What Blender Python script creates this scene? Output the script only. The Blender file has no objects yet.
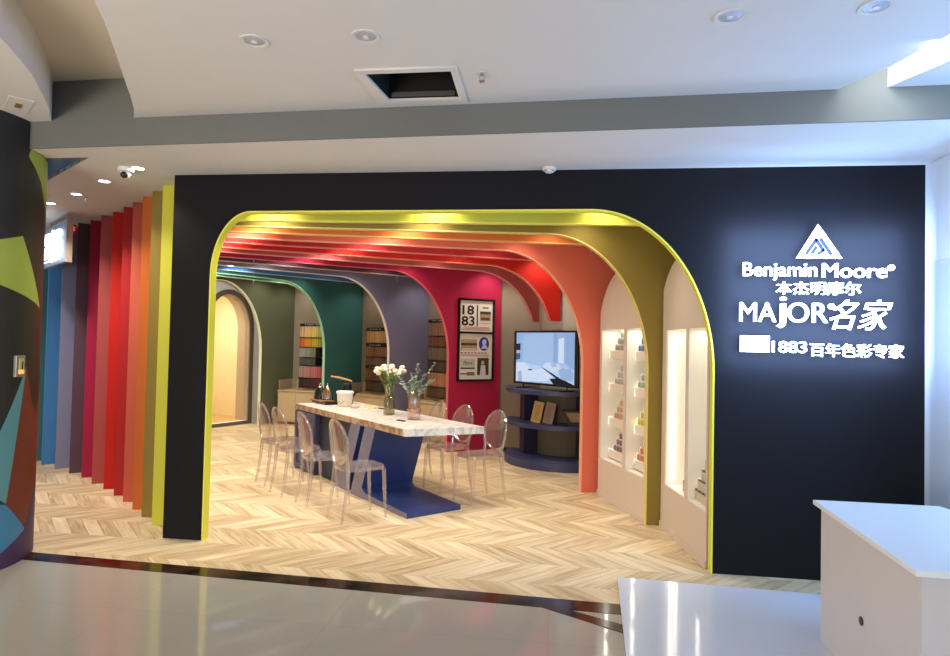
import bpy, bmesh, math, random
from mathutils import Vector, Matrix
R = math.radians
random.seed(7)
scn = bpy.context.scene
COL = scn.collection
H = 2.816           # shop ceiling
# ------------------------------------------------------------------ materials
def lin(c):
    return tuple(((v/255)/12.92 if v/255 <= .04045 else ((v/255+.055)/1.055)**2.4) for v in c)
MC = {}
def mat(name, rgb, rough=.6, metal=0, var=.04, scale=6, emit=0, spec=.5, coat=0, bump=0):
    if name in MC: return MC[name]
    m = bpy.data.materials.new(name); m.use_nodes = True
    nt = m.node_tree; N = nt.nodes; L = nt.links; b = N['Principled BSDF']
    c = lin(rgb)
    tc = N.new('ShaderNodeTexCoord'); nz = N.new('ShaderNodeTexNoise'); nz.inputs['Scale'].default_value = scale
    nz.inputs['Detail'].default_value = 4
    L.new(tc.outputs['Object'], nz.inputs['Vector'])
    mx = N.new('ShaderNodeMix'); mx.data_type = 'RGBA'
    mx.inputs[6].default_value = (*[v*(1-var) for v in c], 1); mx.inputs[7].default_value = (*[min(1, v*(1+var)) for v in c], 1)
    L.new(nz.outputs['Fac'], mx.inputs[0]); L.new(mx.outputs[2], b.inputs['Base Color'])
    b.inputs['Roughness'].default_value = rough; b.inputs['Metallic'].default_value = metal
    b.inputs['Specular IOR Level'].default_value = spec
    b.inputs['Coat Weight'].default_value = coat
    if emit:
        L.new(mx.outputs[2], b.inputs['Emission Color']); b.inputs['Emission Strength'].default_value = emit
    if bump:
        bp = N.new('ShaderNodeBump'); bp.inputs['Strength'].default_value = bump; bp.inputs['Distance'].default_value = .002
        n2 = N.new('ShaderNodeTexNoise'); n2.inputs['Scale'].default_value = 220; L.new(tc.outputs['Object'], n2.inputs['Vector'])
        L.new(n2.outputs['Fac'], bp.inputs['Height']); L.new(bp.outputs['Normal'], b.inputs['Normal'])
    MC[name] = m
    return m
def clear_mat(name, tint, gloss=.12, haze=.05, hz=(235, 205, 195)):
    if name in MC: return MC[name]
    m = bpy.data.materials.new(name); m.use_nodes = True
    nt = m.node_tree; N = nt.nodes; L = nt.links; N.remove(N['Principled BSDF'])
    out = N['Material Output']
    tr = N.new('ShaderNodeBsdfTransparent'); tr.inputs[0].default_value = (*tint, 1)
    gl = N.new('ShaderNodeBsdfGlossy'); gl.inputs['Roughness'].default_value = .08
    df = N.new('ShaderNodeBsdfDiffuse'); df.inputs[0].default_value = (*lin(hz), 1)
    lw = N.new('ShaderNodeLayerWeight'); lw.inputs['Blend'].default_value = .45
    nz = N.new('ShaderNodeTexNoise'); nz.inputs['Scale'].default_value = 5
    m1 = N.new('ShaderNodeMixShader'); m2 = N.new('ShaderNodeMixShader')
    mp = N.new('ShaderNodeMapRange'); mp.inputs[3].default_value = haze*.8; mp.inputs[4].default_value = haze*1.2
    L.new(nz.outputs['Fac'], mp.inputs[0]); L.new(mp.outputs[0], m1.inputs[0])
    L.new(tr.outputs[0], m1.inputs[1]); L.new(df.outputs[0], m1.inputs[2])
    mm = N.new('ShaderNodeMath'); mm.operation = 'MULTIPLY_ADD'; mm.inputs[1].default_value = .45; mm.inputs[2].default_value = gloss*.3
    L.new(lw.outputs['Facing'], mm.inputs[0]); L.new(mm.outputs[0], m2.inputs[0])
    L.new(m1.outputs[0], m2.inputs[1]); L.new(gl.outputs[0], m2.inputs[2]); L.new(m2.outputs[0], out.inputs[0])
    MC[name] = m
    return m
def wood_floor_mat():
    m = bpy.data.materials.new('oak_planks'); m.use_nodes = True
    nt = m.node_tree; N = nt.nodes; L = nt.links; b = N['Principled BSDF']
    at = N.new('ShaderNodeAttribute'); at.attribute_name = 'shade'
    uv = N.new('ShaderNodeUVMap'); mp = N.new('ShaderNodeMapping'); mp.inputs['Scale'].default_value = (1.3, 13, 1)
    nz = N.new('ShaderNodeTexNoise'); nz.inputs['Scale'].default_value = 1.4; nz.inputs['Detail'].default_value = 8; nz.inputs['Distortion'].default_value = .6
    L.new(uv.outputs[0], mp.inputs[0]); L.new(mp.outputs[0], nz.inputs['Vector'])
    ad = N.new('ShaderNodeMath'); ad.operation = 'MULTIPLY_ADD'; ad.inputs[1].default_value = .95
    sb = N.new('ShaderNodeMath'); sb.operation = 'MULTIPLY_ADD'; sb.inputs[1].default_value = .34; sb.inputs[2].default_value = -.13
    L.new(at.outputs['Fac'], sb.inputs[0]); L.new(nz.outputs['Fac'], ad.inputs[0]); L.new(sb.outputs[0], ad.inputs[2])
    cr = N.new('ShaderNodeValToRGB'); e = cr.color_ramp.elements
    e[0].position = .15; e[0].color = (*lin((172, 146, 108)), 1); e[1].position = .9; e[1].color = (*lin((238, 224, 194)), 1)
    k = e.new(.5); k.color = (*lin((217, 197, 160)), 1)
    L.new(ad.outputs[0], cr.inputs[0]); L.new(cr.outputs[0], b.inputs['Base Color'])
    b.inputs['Roughness'].default_value = .42; b.inputs['Specular IOR Level'].default_value = .35
    return m
def marble_mat(name, c0, c1, scale, rough, dist=6):
    m = bpy.data.materials.new(name); m.use_nodes = True
    nt = m.node_tree; N = nt.nodes; L = nt.links; b = N['Principled BSDF']
    tc = N.new('ShaderNodeTexCoord'); mp = N.new('ShaderNodeMapping'); mp.inputs['Rotation'].default_value = (.3, .4, .7)
    w = N.new('ShaderNodeTexWave'); w.inputs['Scale'].default_value = scale; w.inputs['Distortion'].default_value = dist
    w.inputs['Detail'].default_value = 5; w.inputs['Detail Scale'].default_value = 2.5
    L.new(tc.outputs['Object'], mp.inputs[0]); L.new(mp.outputs[0], w.inputs['Vector'])
    cr = N.new('ShaderNodeValToRGB'); cr.color_ramp.elements[0].color = (*lin(c0), 1); cr.color_ramp.elements[1].color = (*lin(c1), 1)
    cr.color_ramp.elements[1].position = .7
    L.new(w.outputs['Fac'], cr.inputs[0]); L.new(cr.outputs[0], b.inputs['Base Color'])
    b.inputs['Roughness'].default_value = rough
    return m
def tile_mat():
    m = bpy.data.materials.new('glossy_beige_tile'); m.use_nodes = True
    nt = m.node_tree; N = nt.nodes; L = nt.links; b = N['Principled BSDF']
    tc = N.new('ShaderNodeTexCoord'); br = N.new('ShaderNodeTexBrick')
    br.offset = 0; br.inputs['Scale'].default_value = 1; br.inputs['Mortar Size'].default_value = .0025
    br.inputs['Brick Width'].default_value = 1.2; br.inputs['Row Height'].default_value = 1.2
    br.inputs['Color1'].default_value = (*lin((170, 167, 156)), 1); br.inputs['Color2'].default_value = (*lin((168, 165, 154)), 1)
    br.inputs['Mortar'].default_value = (*lin((160, 156, 146)), 1)
    L.new(tc.outputs['Object'], br.inputs['Vector']); L.new(br.outputs['Color'], b.inputs['Base Color'])
    b.inputs['Roughness'].default_value = .05; b.inputs['Specular IOR Level'].default_value = 1.0
    return m
def stripes_mat(name, cols, n=26, rough=.4):
    """many thin upright colour chips running across the local x axis"""
    m = bpy.data.materials.new(name); m.use_nodes = True
    nt = m.node_tree; N = nt.nodes; L = nt.links; b = N['Principled BSDF']
    tc = N.new('ShaderNodeTexCoord'); sp = N.new('ShaderNodeSeparateXYZ'); L.new(tc.outputs['Generated'], sp.inputs[0])
    cr = N.new('ShaderNodeValToRGB'); el = cr.color_ramp.elements
    el[0].color = (*lin(cols[0]), 1); el[1].color = (*lin(cols[-1]), 1)
    for i, c in enumerate(cols[1:-1]):
        k = el.new((i+1)/(len(cols)-1)); k.color = (*lin(c), 1)
    L.new(sp.outputs['X'], cr.inputs[0])
    mu = N.new('ShaderNodeMath'); mu.operation = 'MULTIPLY'; mu.inputs[1].default_value = n
    fl = N.new('ShaderNodeMath'); fl.operation = 'FLOOR'; wn = N.new('ShaderNodeTexWhiteNoise'); wn.noise_dimensions = '1D'
    L.new(sp.outputs['X'], mu.inputs[0]); L.new(mu.outputs[0], fl.inputs[0]); L.new(fl.outputs[0], wn.inputs['W'])
    mr = N.new('ShaderNodeMapRange'); mr.inputs[3].default_value = .62; mr.inputs[4].default_value = 1.1
    L.new(wn.outputs['Value'], mr.inputs[0])
    mx = N.new('ShaderNodeMix'); mx.data_type = 'RGBA'; mx.blend_type = 'MULTIPLY'; mx.inputs[0].default_value = 1
    L.new(cr.outputs[0], mx.inputs[6]); L.new(mr.outputs[0], mx.inputs[7]); L.new(mx.outputs[2], b.inputs['Base Color'])
    b.inputs['Roughness'].default_value = rough
    return m
# ------------------------------------------------------------------ object helpers
def tag(o, label=None, cat=None, group=None, kind=None):
    if label: o['label'] = label
    if cat: o['category'] = cat
    if group: o['group'] = group
    if kind: o['kind'] = kind
    return o
def link(name, me, m, parent=None):
    o = bpy.data.objects.new(name, me); COL.objects.link(o)
    if m is not None:
        for mm in (m if isinstance(m, (list, tuple)) else [m]): me.materials.append(mm)
    if parent is not None: o.parent = parent
    return o
def empty(name, loc, rz=0, label=None, cat=None, group=None, kind=None):
    o = bpy.data.objects.new(name, None); COL.objects.link(o); o.empty_display_size = .1
    o.location = loc; o.rotation_euler = (0, 0, rz)
    return tag(o, label, cat, group, kind)
def dup(o, parent=None):
    c = o.copy(); COL.objects.link(c); c.parent = parent
    for ch in list(o.children): dup(ch, c)
    return c
class B:
    def __init__(s): s.bm = bmesh.new()
    def _t(s, vs, M): bmesh.ops.transform(s.bm, matrix=M, verts=vs)
    def box(s, c, d, rz=0, bev=0, rot=None, mi=0):
        r = bmesh.ops.create_cube(s.bm, size=1); vs = r['verts']
        s._t(vs, Matrix.Diagonal((*d, 1)))
        if bev:
            es = list({e for v in vs for e in v.link_edges})
            rb = bmesh.ops.bevel(s.bm, geom=es, offset=bev, segments=2, affect='EDGES', profile=.5)
            vs = list({v for f in rb['faces'] for v in f.verts} | {v for v in vs if v.is_valid})
        M = Matrix.Translation(c) @ (rot if rot is not None else Matrix.Rotation(rz, 4, 'Z'))
        s._t(vs, M)
        if mi:
            for f in {f for v in vs for f in v.link_faces}: f.material_index = mi
        return s
    def cyl(s, p0, p1, r0, r1=None, seg=20, mi=0):
        p0 = Vector(p0); p1 = Vector(p1); r1 = r0 if r1 is None else r1
        d = p1-p0; q = d.to_track_quat('Z', 'Y').to_matrix().to_4x4()
        r = bmesh.ops.create_cone(s.bm, cap_ends=True, segments=seg, radius1=max(r0, 1e-4), radius2=max(r1, 1e-4), depth=d.length)
        s._t(r['verts'], Matrix.Translation((p0+p1)/2) @ q)
        if mi:
            for f in {f for v in r['verts'] for f in v.link_faces}: f.material_index = mi
        return s
    def ball(s, c, r, sc=(1, 1, 1), seg=14, rot=None):
        k = bmesh.ops.create_uvsphere(s.bm, u_segments=seg, v_segments=max(6, seg//2+1), radius=r)
        s._t(k['verts'], Matrix.Translation(c) @ (rot if rot is not None else Matrix.Identity(4)) @ Matrix.Diagonal((*sc, 1)))
        return s
    def lathe(s, prof, c=(0, 0, 0), seg=32, mod=None):
        rings = []
        for i, (r, z) in enumerate(prof):
            ring = []
            for k in range(seg):
                a = 2*math.pi*k/seg; rr = r*(mod(a, z) if mod else 1)
                ring.append(s.bm.verts.new((c[0]+rr*math.cos(a), c[1]+rr*math.sin(a), c[2]+z)))
            rings.append(ring)
        for a, b in zip(rings, rings[1:]):
            for k in range(seg): s.bm.faces.new((a[k], a[(k+1) % seg], b[(k+1) % seg], b[k]))
        if prof[0][0] > 1e-3: s.bm.faces.new(rings[0][::-1])
        if prof[-1][0] > 1e-3: s.bm.faces.new(rings[-1])
        return s
    def tube(s, pts, rad, seg=8, closed=False):
        pts = [Vector(p) for p in pts]; n = len(pts); rings = []
        for i, p in enumerate(pts):
            if closed: d = pts[(i+1) % n]-pts[i-1]
            else: d = pts[min(i+1, n-1)]-pts[max(i-1, 0)]
            d.normalize(); up = Vector((0, 0, 1)) if abs(d.z) < .9 else Vector((1, 0, 0))
            u = d.cross(up).normalized(); v = d.cross(u)
            r = rad[i] if isinstance(rad, (list, tuple)) else rad
            rings.append([s.bm.verts.new(p+(u*math.cos(2*math.pi*k/seg)+v*math.sin(2*math.pi*k/seg))*r) for k in range(seg)])
        m = n if closed else n-1
        for i in range(m):
            a = rings[i]; b = rings[(i+1) % n]
            # align for closed tubes
            for k in range(seg): s.bm.faces.new((a[k], a[(k+1) % seg], b[(k+1) % seg], b[k]))
        if not closed:
            s.bm.faces.new(rings[0][::-1]); s.bm.faces.new(rings[-1])
        return s
    def prism(s, pts, lo, hi, axis='z', mi=0):
        """extrude a simple polygon; axis z: pts=(x,y); axis y: pts=(x,z)"""
        def P(p, h): return (p[0], p[1], h) if axis == 'z' else (p[0], h, p[1])
        a = [s.bm.verts.new(P(p, lo)) for p in pts]; b = [s.bm.verts.new(P(p, hi)) for p in pts]
        fs = [s.bm.faces.new(a), s.bm.faces.new(b[::-1])]
        n = len(pts)
        for i in range(n): fs.append(s.bm.faces.new((a[i], b[i], b[(i+1) % n], a[(i+1) % n])))
        for f in fs: f.material_index = mi
        return s
    def quad(s, ps, mi=0):
        f = s.bm.faces.new([s.bm.verts.new(p) for p in ps]); f.material_index = mi; return s
    def mesh(s, name, smooth=False, ang=40):
        bmesh.ops.recalc_face_normals(s.bm, faces=s.bm.faces)
        me = bpy.data.meshes.new(name); s.bm.to_mesh(me); s.bm.free()
        if smooth:
            for p in me.polygons: p.use_smooth = True
            me.set_sharp_from_angle(angle=R(ang))
        return me
    def done(s, name, m, parent=None, smooth=False, base=False, ang=40):
        me = s.mesh(name, smooth, ang)
        loc = None
        if base:
            xs = [v.co for v in me.vertices]
            c = Vector(((min(v.x for v in xs)+max(v.x for v in xs))/2, (min(v.y for v in xs)+max(v.y for v in xs))/2, min(v.z for v in xs)))
            me.transform(Matrix.Translation(-c)); loc = c
        o = link(name, me, m, parent)
        if loc is not None: o.location = loc
        return o
def curve_mesh(name, outer, holes, th, bevel=0):
    """flat outline with holes, extruded: local x right, y up, z thickness centred"""
    cu = bpy.data.curves.new(name, 'CURVE'); cu.dimensions = '2D'; cu.fill_mode = 'BOTH'; cu.extrude = th/2
    for loop in [outer]+list(holes):
        sp = cu.splines.new('POLY'); sp.points.add(len(loop)-1); sp.use_cyclic_u = True
        for p, q in zip(sp.points, loop): p.co = (q[0], q[1], 0, 1)
    o = bpy.data.objects.new(name, cu); COL.objects.link(o)
    me = bpy.data.meshes.new_from_object(o.evaluated_get(bpy.context.evaluated_depsgraph_get()))
    bpy.data.objects.remove(o); bpy.data.curves.remove(cu)
    me.name = name; me.materials.clear()
    return me
UP = Matrix.Rotation(R(90), 4, 'X')       # x,y -> x,z ; +z -> -y (towards viewer)
def text_mesh(s, x0, x1, z0, z1, depth, y, offset=0, shear=0):
    cu = bpy.data.curves.new('t', 'FONT'); cu.body = s; cu.extrude = .5*depth/ max(1e-6, 1); cu.offset = offset; cu.shear = shear
    cu.resolution_u = 4
    o = bpy.data.objects.new('t', cu); COL.objects.link(o)
    me = bpy.data.meshes.new_from_object(o.evaluated_get(bpy.context.evaluated_depsgraph_get()))
    bpy.data.objects.remove(o); bpy.data.curves.remove(cu)
    xs = [v.co.x for v in me.vertices]; ys = [v.co.y for v in me.vertices]; zs = [v.co.z for v in me.vertices]
    a, b, c, d, e, f = min(xs), max(xs), min(ys), max(ys), min(zs), max(zs)
    for v in me.vertices:
        v.co = ((v.co.x-a)/(b-a)*(x1-x0)+x0, y-(v.co.z-e)/max(1e-6, (f-e))*depth, (v.co.y-c)/(d-c)*(z1-z0)+z0)
    me.materials.clear()
    return me
def ell(cx, cz, a, b, a0, a1, n=18):
    return [(cx+a*math.cos(R(a0+(a1-a0)*i/n)), cz+b*math.sin(R(a0+(a1-a0)*i/n))) for i in range(n+1)]

# ------------------------------------------------------------------ camera (fitted to the photograph)
f_px, yaw, pitch, roll, D = 622.05, .125507, .0248305, .0211856, 4.50177
cd = bpy.data.cameras.new('camera'); cam = bpy.data.objects.new('camera', cd); COL.objects.link(cam)
fw = Vector((-math.sin(yaw)*math.cos(pitch), math.cos(yaw)*math.cos(pitch), math.sin(pitch)))
rt = Vector((math.cos(yaw), math.sin(yaw), 0)); up = rt.cross(fw)
r2 = rt*math.cos(roll)+up*math.sin(roll); u2 = up*math.cos(roll)-rt*math.sin(roll)
Mx = Matrix((r2, u2, -fw)).transposed().to_4x4(); Mx.translation = (0, -D, 1.55)
cam.matrix_world = Mx; cd.sensor_width = 36; cd.sensor_fit = 'HORIZONTAL'; cd.lens = f_px/950*36; cd.clip_start = .05
scn.camera = cam

# ------------------------------------------------------------------ palette
CHAR = mat('charcoal_paint', (26, 25, 29), .6, var=.05, scale=2, spec=.10)
WHITE = mat('white_paint', (222, 220, 216), .8, var=.02, spec=.3)
CEILW = mat('white_ceiling_paint', (214, 211, 208), .85, var=.015, spec=.2)
BEAM = mat('grey_beam_paint', (108, 110, 108), .8, var=.02, spec=.3)
GREYW = mat('taupe_wall_paint', (150, 138, 122), .8, var=.03, spec=.3)
NAVY = mat('navy_lacquer', (42, 58, 112), .45, var=.04)
NAVYD = mat('dark_navy_lacquer', (36, 40, 66), .5, var=.04)
LILAC = mat('lilac_grey_lacquer', (118, 116, 138), .5, var=.03)
BLACK = mat('black_plastic', (14, 14, 15), .35, var=.1)
OAKL = mat('pale_oak_laminate', (206, 184, 146), .5, var=.05, scale=3)
TAUPE = mat('taupe_laminate', (160, 142, 122), .55, var=.04)
PINKW = mat('blush_panel_paint', (208, 192, 178), .7, var=.02, spec=.3)
METAL = mat('brushed_metal', (180, 180, 182), .3, metal=1, var=.05)
PAPER = mat('white_paper', (232, 228, 216), .7, var=.02)
GLOW = mat('sign_glow_white', (236, 241, 255), .5, emit=1.5, var=.01)
LED = mat('led_strip', (255, 244, 225), .5, emit=7, var=.01)
LAMP = mat('lit_lamp_glass', (255, 246, 232), .5, emit=14, var=.01)

# ------------------------------------------------------------------ floors
def chevron():
    bm = bmesh.new(); uvl = bm.loops.layers.uv.new('UVMap'); cl = bm.loops.layers.color.new('shade')
    RW, PW, g = .37, .14, .0012
    for k in range(-2, 27):
        y0 = -.04+k*RW; sg = -1 if k % 2 == 0 else 1
        for q in range(-76, 40):
            x = q*PW; xs = (0, 0) if sg > 0 else (RW, RW)
            pts = [(x+xs[0]+g, y0), (x+xs[0]+PW-g, y0), (x+xs[0]+sg*RW+PW-g, y0+RW), (x+xs[0]+sg*RW+g, y0+RW)]
            if not (-9 < x < 3.9-RW-PW): continue
            f = bm.faces.new([bm.verts.new((a, b, 0)) for a, b in pts]); sh = random.random(); ou, ov = random.uniform(0, 50), random.uniform(0, 50)
            for l, (u, v) in zip(f.loops, ((0, 0), (0, .117), (.735, .117), (.735, 0))): l[uvl].uv = (u+ou, v+ov); l[cl] = (sh, sh, sh, 1)
    bmesh.ops.bisect_plane(bm, geom=bm.verts[:]+bm.edges[:]+bm.faces[:], plane_co=(-3.75, -.52, 0), plane_no=Vector((-.04, -1, 0)), clear_outer=True)
    me = bpy.data.meshes.new('floor'); bm.to_mesh(me); bm.free()
    return me
wf = link('wood_floor', chevron(), wood_floor_mat()); tag(wf, 'chevron floor of pale oak planks inside the showroom', 'floor', kind='structure')
b = B(); b.prism([(-9, -.4), (3.9, -.7), (3.9, 9.6), (-9, 9.6)], -.06, -.004)
tag(b.done('floor_bed', mat('dark_floor_gap', (120, 98, 70), .8)), 'screed under the oak planks', 'floor', kind='structure')
def lineY(x, o=0): return -.52-.04*(x+3.75)+o
TILE = tile_mat()
b = B(); b.prism([(-9, lineY(-9)), (6, lineY(6)), (6, -9), (-9, -9)], -.06, 0)
tag(b.done('floor', TILE), 'glossy beige tiled mall floor in front of the shop', 'floor', kind='structure')
DM = marble_mat('dark_brown_marble', (26, 17, 13), (62, 40, 28), 1.2, .12)
b = B()
b.prism([(-6, lineY(-6)+.06), (.47, lineY(.47)+.045), (.47, lineY(.47)-.1), (-6, lineY(-6)-.07)], .0, .003)
tag(b.done('trim_1', DM), 'dark brown polished marble strip between wood and tile floors', 'floor strip', kind='structure')
b = B(); b.prism([(-.09, -.735), (.06, -.745), (.47, -.95), (.47, -1.06)], .0, .0035)
tag(b.done('trim_2', DM), 'short dark marble strip running diagonally beside the white platform', 'floor strip', kind='structure')

# ------------------------------------------------------------------ ceilings
b = curve_mesh('ceiling', [(-11, -.700-.0335*(-11+3.57)+.012), (3.2, -.700-.0335*(3.2+3.57)+.012), (3.2, 10.5), (-11, 10.5)],
               [[(-3.66, -.48), (-3.30, -.485), (-4.35, .24), (-4.6, .2)]], .03)
b.transform(Matrix.Translation((0, 0, H+.015)))
tag(link('ceiling', b, CEILW), 'low white painted ceiling over the shop front', 'ceiling', kind='structure')
b = B()
hp = [(-3.66, -.48), (-3.30, -.485), (-4.35, .24), (-4.6, .2)]
for i in range(4):
    p, q = hp[i], hp[(i+1) % 4]; b.quad([(p[0], p[1], H), (q[0], q[1], H), (q[0], q[1], H+.45), (p[0], p[1], H+.45)])
b.quad([(x, y, H+.45) for x, y in hp])
tag(b.done('ceiling_recess', mat('blue_grey_paint', (112, 122, 136), .8)), 'three-cornered grey recess in the corridor ceiling', 'ceiling', kind='structure')
ba = math.atan2(-.0335, 1)
b = B(); b.prism([(0, -.001), (7.3, -.001), (7.3, .5), (0, .5)], 0, .012, 'y')
o = b.done('ceiling_beam', BEAM); o.location = (-3.95, -.700-.0335*(-3.95+3.57), H); o.rotation_euler = (0, 0, ba)
tag(o, 'grey beam stepping up from low to high ceiling', 'beam', kind='structure')
b = B(); b.prism([(-11, -.44), (6, -.8), (6, -9), (-11, -9)], 3.27, 3.33)
tag(b.done('upper_ceiling', mat('cream_ceiling_paint', (206, 196, 180), .85, var=.02)), 'recessed upper ceiling seen in the coves', 'ceiling', kind='structure')
Z1 = 3.0
def s3(P): return [(x*1.014, (y+4.5)*1.014-4.5) for x, y in P]
def beamY(x): return -.700-.0335*(x+3.57)
lc = [(-2.79, beamY(-2.79))]+s3([(-2.66, -.9), (-2.53, -1.11), (-2.40, -1.34), (-2.27, -1.56), (-2.15, -1.77), (-2.05, -1.95), (-1.97, -2.11), (-1.86, -2.4), (-1.78, -2.8), (-1.75, -3.4), (-1.8, -9)])
rc = s3([(2.6, -9), (1.98, -3), (1.86, -2.0), (1.74, -1.5), (1.65, -1.19)])+[(1.54, beamY(1.54))]
me = curve_mesh('ceiling_slab', lc+rc, [s3([(-1.03, -1.33), (-.55, -1.33), (-.56, -.95), (-.99, -.95)])], .26)
me.transform(Matrix.Translation((0, 0, Z1+.13)))
tag(link('dropped_ceiling', me, CEILW), 'white dropped ceiling slab with curved left edge', 'ceiling', kind='structure')
b = B(); b.prism([(-3.41, beamY(-3.41))]+s3([(-3.17, -1.0), (-3.01, -1.24), (-2.88, -1.44), (-2.79, -1.61), (-2.68, -1.84), (-2.58, -2.3), (-2.55, -3), (-2.6, -9)])+[(-11, -9), (-11, beamY(-11))], Z1, 3.27)
tag(b.done('ceiling_bulkhead', CEILW), 'white curved ceiling bulkhead above the dark column', 'ceiling', kind='structure')
b = B(); b.prism([(1.79, beamY(1.79)), (5.9, beamY(5.9)), (5.9, -9), (3.0, -9), (2.3, -3), (2.01, -1.5), (1.91, -1.16)], Z1, 3.27)
tag(b.done('ceiling_bulkhead', CEILW), 'white ceiling drop to the right of the bright gap', 'ceiling', kind='structure')

# ------------------------------------------------------------------ facade
def arch_outline(T, il, ir, head, la, lb, ra, rb, h=H, flat_right=False):
    """simple polygon of a board with an opening; returns polygon and the inner edge line"""
    inner = ell(il+la, head-lb, la, lb, 180, 90, 14)+ell(ir-ra, head-rb, ra, rb, 90, 0, 26)
    poly = [(0, 0), (il, 0)]+inner+[(ir, 0), (T, 0), (T, h), (0, h)]
    return poly, [(il, 0)]+inner+[(ir, 0)]
XL, XR = -2.961, 2.465
poly, edge = arch_outline(XR-XL, .32, 1.115-XL, 2.53, .32, .5, .86, 1.15)
b = B(); b.prism([(x, z) for x, z in poly], 0, .07, 'y'); o = b.done('wall_front', CHAR); o.location = (XL, 0, 0)
tag(o, 'charcoal shop front wall with a wide rounded opening', 'wall', kind='structure')
def strip(line, y0, y1, th):
    """ribbon following an edge line in x,z, thickness inward"""
    b = B(); n = len(line); off = []
    for i in range(n):
        p = Vector(line[max(i-1, 0)]); q = Vector(line[min(i+1, n-1)]); d = (q-p).normalized()
        off.append(Vector(line[i])+Vector((d.y, -d.x))*th)
    V = []
    for p, q in zip(line, off): V.append([b.bm.verts.new(c) for c in ((p[0], y0, p[1]), (p[0], y1, p[1]), (q.x, y1, q.y), (q.x, y0, q.y))])
    for a, c in zip(V, V[1:]):
        for k in range(4): b.bm.faces.new((a[k], a[(k+1) % 4], c[(k+1) % 4], c[k]))
    b.bm.faces.new(V[0]); b.bm.faces.new(V[-1][::-1])
    return b
YEL = mat('bright_yellow_green_paint', (224, 222, 72), .5, var=.02)
o = strip(edge, -.004, .074, .012).done('trim_3', YEL); o.location = (XL, 0, 0)
tag(o, 'bright yellow-green lining around the shop front opening', 'trim', kind='structure')

# ------------------------------------------------------------------ arched fins
PI_ = [(-2.961, .016), (-3.252, .289), (-3.481, .483), (-3.709, .681), (-3.962, .896), (-4.2, 1.086), (-4.476, 1.299), (-4.751, 1.48),
       (-5.062, 1.715), (-5.342, 1.873), (-5.671, 2.056), (-5.99, 2.222), (-6.247, 2.417), (-6.4, 2.52), (-6.56, 2.75)]
AN = [0, 4.2, 8.3, 12.5, 17, 22.3, 27, 31.5, 35.2, 40, 46, 51.5, 57, 62, 68.5]
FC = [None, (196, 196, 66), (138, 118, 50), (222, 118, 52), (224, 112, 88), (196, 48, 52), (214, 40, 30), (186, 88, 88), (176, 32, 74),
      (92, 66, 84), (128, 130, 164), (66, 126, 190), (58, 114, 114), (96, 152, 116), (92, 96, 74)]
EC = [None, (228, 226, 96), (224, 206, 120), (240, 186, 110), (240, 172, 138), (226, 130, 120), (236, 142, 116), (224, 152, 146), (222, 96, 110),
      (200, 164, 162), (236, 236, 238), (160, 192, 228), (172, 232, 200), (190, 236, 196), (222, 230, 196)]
FN = [None, 'yellow', 'olive mustard', 'orange', 'coral', 'deep red', 'bright scarlet', 'dusty pink', 'crimson', 'dark plum', 'lavender grey', 'sky blue', 'deep teal', 'mint green', 'dark olive green']
# i: (kind, inner right t, total t)
SPEC = {1: ('flat', 4.24), 2: ('leg', 4.36, 5.05), 3: ('flat', 4.42), 4: ('leg', 4.48, 5.25), 5: ('flat', 4.95), 6: ('hang', 4.99, 5.12, 1.86),
        7: ('hang', 5.26, 5.34, 1.87), 8: ('leg', 4.40, 5.24), 9: ('flat', 5.1), 10: ('leg', 4.42, 5.17), 11: ('flat', 5.0), 12: ('leg', 4.22, 5.04),
        13: ('hang', 4.60, 4.70, 1.80), 14: ('leg', 3.67, 4.45)}
HEAD = 2.535; TH = .055
finmap = {}
def fin(i):
    sp = SPEC[i]; la, lb, ra, rb = .32, .5, .9, 1.2
    il = .30
    left = [(0, 0), (il, 0)]+ell(il+la, HEAD-lb, la, lb, 180, 90, 12)
    if sp[0] == 'leg':
        ir, T = sp[1], sp[2]; rc_ = ell(ir-ra, HEAD-rb, ra, rb, 90, 0, 26)
        poly = left+rc_+[(ir, 0), (T, 0), (T, H), (0, H)]; edge = left[1:]+rc_+[(ir, 0)]
    elif sp[0] == 'flat':
        T = sp[1]; poly = left+[(T, HEAD), (T, H), (0, H)]; edge = left[1:]+[(T, HEAD)]
    else:
        ir, T, zb = sp[1:]; rb = HEAD-zb+.25
        rc_ = [p for p in ell(ir-ra+.02, HEAD-rb, ra, rb, 90, 0, 30) if p[1] > zb]
        rc_.append((ir, zb)); poly = left+rc_+[(T, zb), (T, H), (0, H)]; edge = left[1:]+rc_
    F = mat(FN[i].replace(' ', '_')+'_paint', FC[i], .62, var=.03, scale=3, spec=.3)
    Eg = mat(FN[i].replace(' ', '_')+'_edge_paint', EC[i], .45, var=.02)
    t = empty('arch_fin', (*PI_[i], 0), R(AN[i]))
    H_ = H-.001
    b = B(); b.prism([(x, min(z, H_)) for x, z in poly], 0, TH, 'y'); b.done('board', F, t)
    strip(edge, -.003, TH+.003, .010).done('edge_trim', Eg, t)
    where = {1: 'nearest the shop front', 2: 'with right leg between the two shelf alcoves', 3: 'with straight right end behind the olive one', 4: 'with right leg between television and shelf alcove',
             5: 'with straight end meeting the scarlet one', 6: 'whose short leg hangs above the television', 7: 'whose slim leg hangs left of the scarlet one',
             8: 'carrying the framed posters', 9: 'just behind the crimson one', 10: 'with right leg between two chip racks', 11: 'just behind the lavender one',
             12: 'with right leg beside the colourful chip rack', 13: 'just behind the deep teal one', 14: 'furthest back, beside the arched doorway'}[i]
    tag(t, f'{FN[i]} painted arch board {where}', 'arch', 'rainbow of arched boards')
    finmap[i] = t
    return t
for i in range(1, 15): fin(i)
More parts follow.
